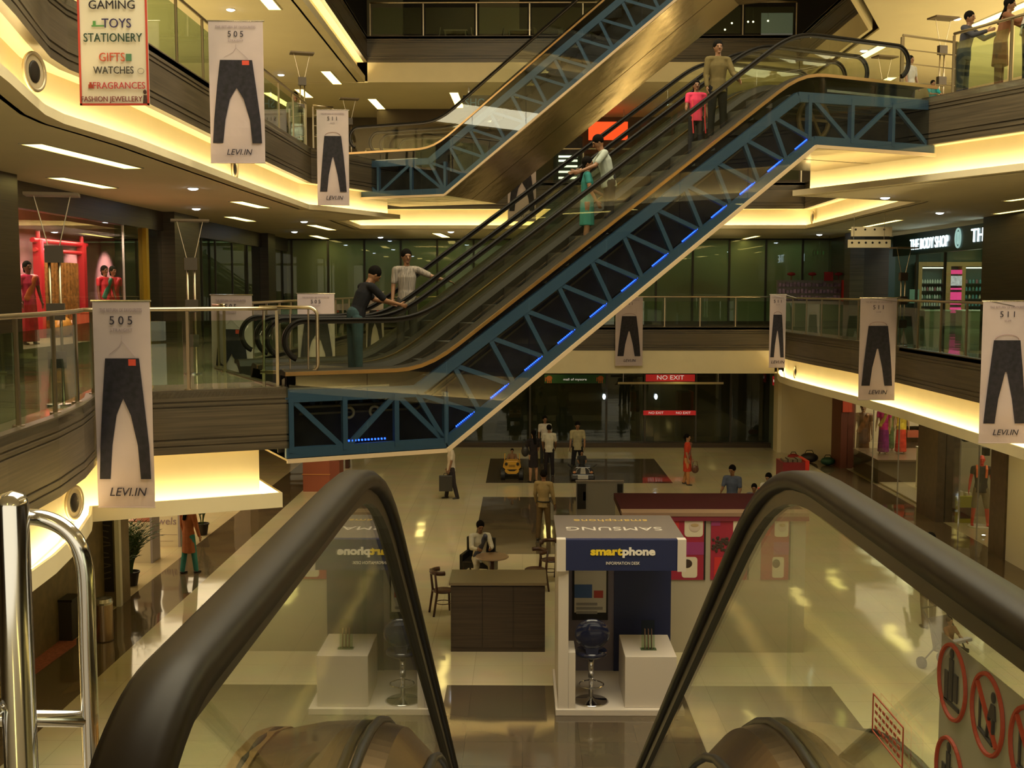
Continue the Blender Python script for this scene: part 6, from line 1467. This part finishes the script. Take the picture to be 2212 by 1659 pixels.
saree_m('tall mannequin in a brown gold saree at the left edge of the saree window', 12.0, 39.5, .05, -.3, 2.2, ('brown', (.17, .08, .03)), ('brown', (.17, .08, .03)), ('rust', (.28, .12, .04)))
t = thing('window_floor', 'pale step along the saree shop window', 'step', (11.6, 35.5, 0)); MB().box(0, -3.6, 0, 3.0, 3.8, .05).build('slab', mat('pale_step', (.58, .48, .30), .3), t)
t = thing('white_counter', 'white upright counter right of the saree mannequins', 'counter', (12.75, 35.2, .05)); MB().box(-.26, -.3, 0, .26, .3, 1.25).build('body', WHITE, t, bevel=.01); MB().box(-.28, -.32, 1.25, .28, .32, 1.29).build('top', WHITE, t)
t = thing('fabric_shelf', 'dark shelves of folded fabric behind the white upright counter', 'shelf', (14.9, 40.9, 0)); MB().box(-1.0, .2, 0, 1.0, .28, 2.9).build('back', MATS['brown_shop_wall'], t)
for k in range(5): MB().box(-1.0, -.2, .9 + k * .42, 1.0, .2, .93 + k * .42).build('shelf', DARKWOOD, t)
for x in (-1.02, 1.0): MB().box(x, -.2, 0, x + .03, .28, 2.9).build('side', DARKWOOD, t)
FC = [mat('fabric_%d' % i, c, .8) for i, c in enumerate(((.42, .10, .05), (.10, .28, .30), (.45, .34, .06), (.55, .45, .32), (.30, .05, .06), (.20, .22, .08)))]
rnd = random.Random(2); cn = ('rust', 'teal', 'mustard', 'cream', 'crimson', 'olive'); seen = set()
for k in range(4):
    for j in range(4):
        ci = (k * 3 + j * 2 + k * j) % 6
        o = MB().box(-.2, -.15, 0, .2, .15, .26 - .04 * (j % 2)).build('folded_fabric', FC[ci]); o.location = (14.9 - .72 + j * .48, 40.85, .932 + k * .42)
        tag(o, '%s folded fabric stack, %s on the %s dark fabric shelf' % (cn[ci], ('first', 'second', 'third', 'last')[j], ('lowest', 'second lowest', 'second highest', 'highest')[k]), 'fabric', 'folded fabrics on the dark shelves')
t = thing('shop_logo', 'gold lettering on the brown wall behind the saree mannequins', 'sign', (13.6, 41.17, 2.55)); fit(text('sign_lettering', 'RASI', .3, mat('logo_gold', (.55, .42, .18), .4), t, (0, 0, 0), ext=.01), .8)
RM = mat('mannequin_red', (.62, .05, .03), .3)
mn = person('red mannequin in a dark vest with orange straps behind the right glass', (12.15, 29.6, .04), -.3, 1.84, name='mannequin', cat='mannequin', legs=((0, 8, 0), (0, 8, 0)), arms=((4, 12, 14, 8), (6, 12, 20, 4)), top=(.035, .025, .025), bottom=(.26, .21, .13), dress='shorts', sleeve=.25, skin=RM, hair=None, face=False, vox=.010, shoes=False)
for s in (-1, 1): MB().tube([(s * .11, -.15, 1.30), (s * .12, -.12, 1.52), (s * .12, .0, 1.60)], .03, 8).build('shoulder_strap', mat('strap_orange', (.75, .14, .03), .5), mn)
t = thing('pale_plinth', 'pale round plinth under the red mannequin', 'plinth', (12.15, 29.6, 0)); MB().lathe([(0, 0), (.3, 0), (.3, .03), (0, .035)], n=24).build('disc', WHITE, t)
p = at_x(2070, 1130, 11.9); t = thing('sport_box', 'yellow green display box near the red mannequin', 'box', (11.95, 30.3, 0)); MB().box(-.24, -.2, 0, .24, .2, .72).build('body', mat('lime_yellow', (.42, .42, .03), .5), t, bevel=.01); MB().box(-.14, -.21, .12, .16, -.195, .42).build('picture', mat('picture_dark', (.06, .03, .03), .5), t); MB().box(-.2, -.1, .72, -.02, .1, .84).box(.06, -.1, .72, .2, .08, .80).build('samples', WHITE, t)
t = thing('fitness_bench', 'dark fitness bench with a light blue letter sign behind the right glass', 'bench', (13.0, 29.9, 0), -.3)
for z in (.12, .32): MB().bar((-.5, -.3, z), (.5, .3, z), .12, .05).build('rail', mat('bench_dark', (.04, .045, .05), .4), t)
MB().tube([(-.3, 0, .1), (-.05, 0, 1.1), (.1, 0, 1.5)], .03, 8).tube([(.4, .2, .1), (.1, .1, .9)], .03, 8).build('frame', MATS['bench_dark'], t); sg = MB().box(-.42, -.16, .62, .12, -.13, 1.0).build('sign_board', mat('sign_slate', (.07, .08, .09), .5), t); fit(text('sign_lettering', 'ABS', .22, mat('light_blue', (.22, .42, .55), .5), sg, (-.15, -.165, .82), ext=.004, shear=.1), .42); MB().box(-.45, -.1, 1.15, -.05, -.06, 1.5).build('backboard', mat('olive_board', (.18, .16, .08), .6), t)
for k, (x, y) in enumerate(((1842, 1003), (2098, 1160), (1985, 1080))):
    p = on(x, y, 0); p.x = max(p.x, 11.75); tt = thing('floor_uplight', ('small white floor spotlight at the left of the saree window', 'small white floor spotlight below the red mannequin', 'small white floor spotlight by the white upright counter')[k], 'spotlight', (p.x, p.y, .05 if k != 1 else 0)); MB().lathe([(0, 0), (.06, 0), (.06, .05), (.045, .05), (0, .045)], n=16).build('housing', STEEL, tt); MB().lathe([(0, .046), (.044, .046), (.04, .056), (0, .058)], n=16).build('lens', emat('spot_lens', (1, .95, .8), 6), tt)
for k, (x, z) in enumerate(((2084, 945), (2128, 975))):
    p = at_x(x, z, 11.6); tt = thing('wall_speaker', ('black box speaker above the yellow green box', 'round grey camera above the red mannequin')[k], 'speaker', (11.62, p.y, p.z)); MB().box(-.07, -.09, -.10, .07, .09, .10).build('case', BLACKM, tt, bevel=.01); MB().cyl((0, 0, .1), (0, 0, C1 - p.z), .012, 6).build('hanger', BLACKM, tt)
for nm, lb, x, y, r, m_ in (('black_bag', 'black bag lying in front of the blank right wall', 10.45, 40.75, (.33, .25, .18), mat('heap_black', (.02, .016, .016), .6)), ('green_bag', 'green bag at the foot of the oxblood pillar', 10.95, 40.1, (.26, .2, .15), mat('heap_green', (.02, .08, .05), .6)), ('red_bag', 'red bag left of the black bag by the blank right wall', 10.02, 41.35, (.22, .2, .12), mat('heap_red', (.30, .02, .02), .6))):
    t = thing('duffel_bag', lb, 'bag', (x, y, 0)); MB().ell((0, 0, r[2]), r).build('bag_body', m_, t, smooth=True); MB().tube([(-r[0] * .5, 0, r[2] * 1.8), (-r[0] * .3, 0, r[2] * 2.5), (r[0] * .3, 0, r[2] * 2.5), (r[0] * .5, 0, r[2] * 1.8)], .014, 6).build('handle', BLACKM, t)
tt = thing('red_sign', 'upright orange red sign on the oxblood pillar at the right', 'sign', (11.45, 39.38, 2.55)); MB().box(-.22, -.03, -.55, .1, 0, .6).build('plate', mat('sign_orange', (.55, .07, .03), .5), tt)
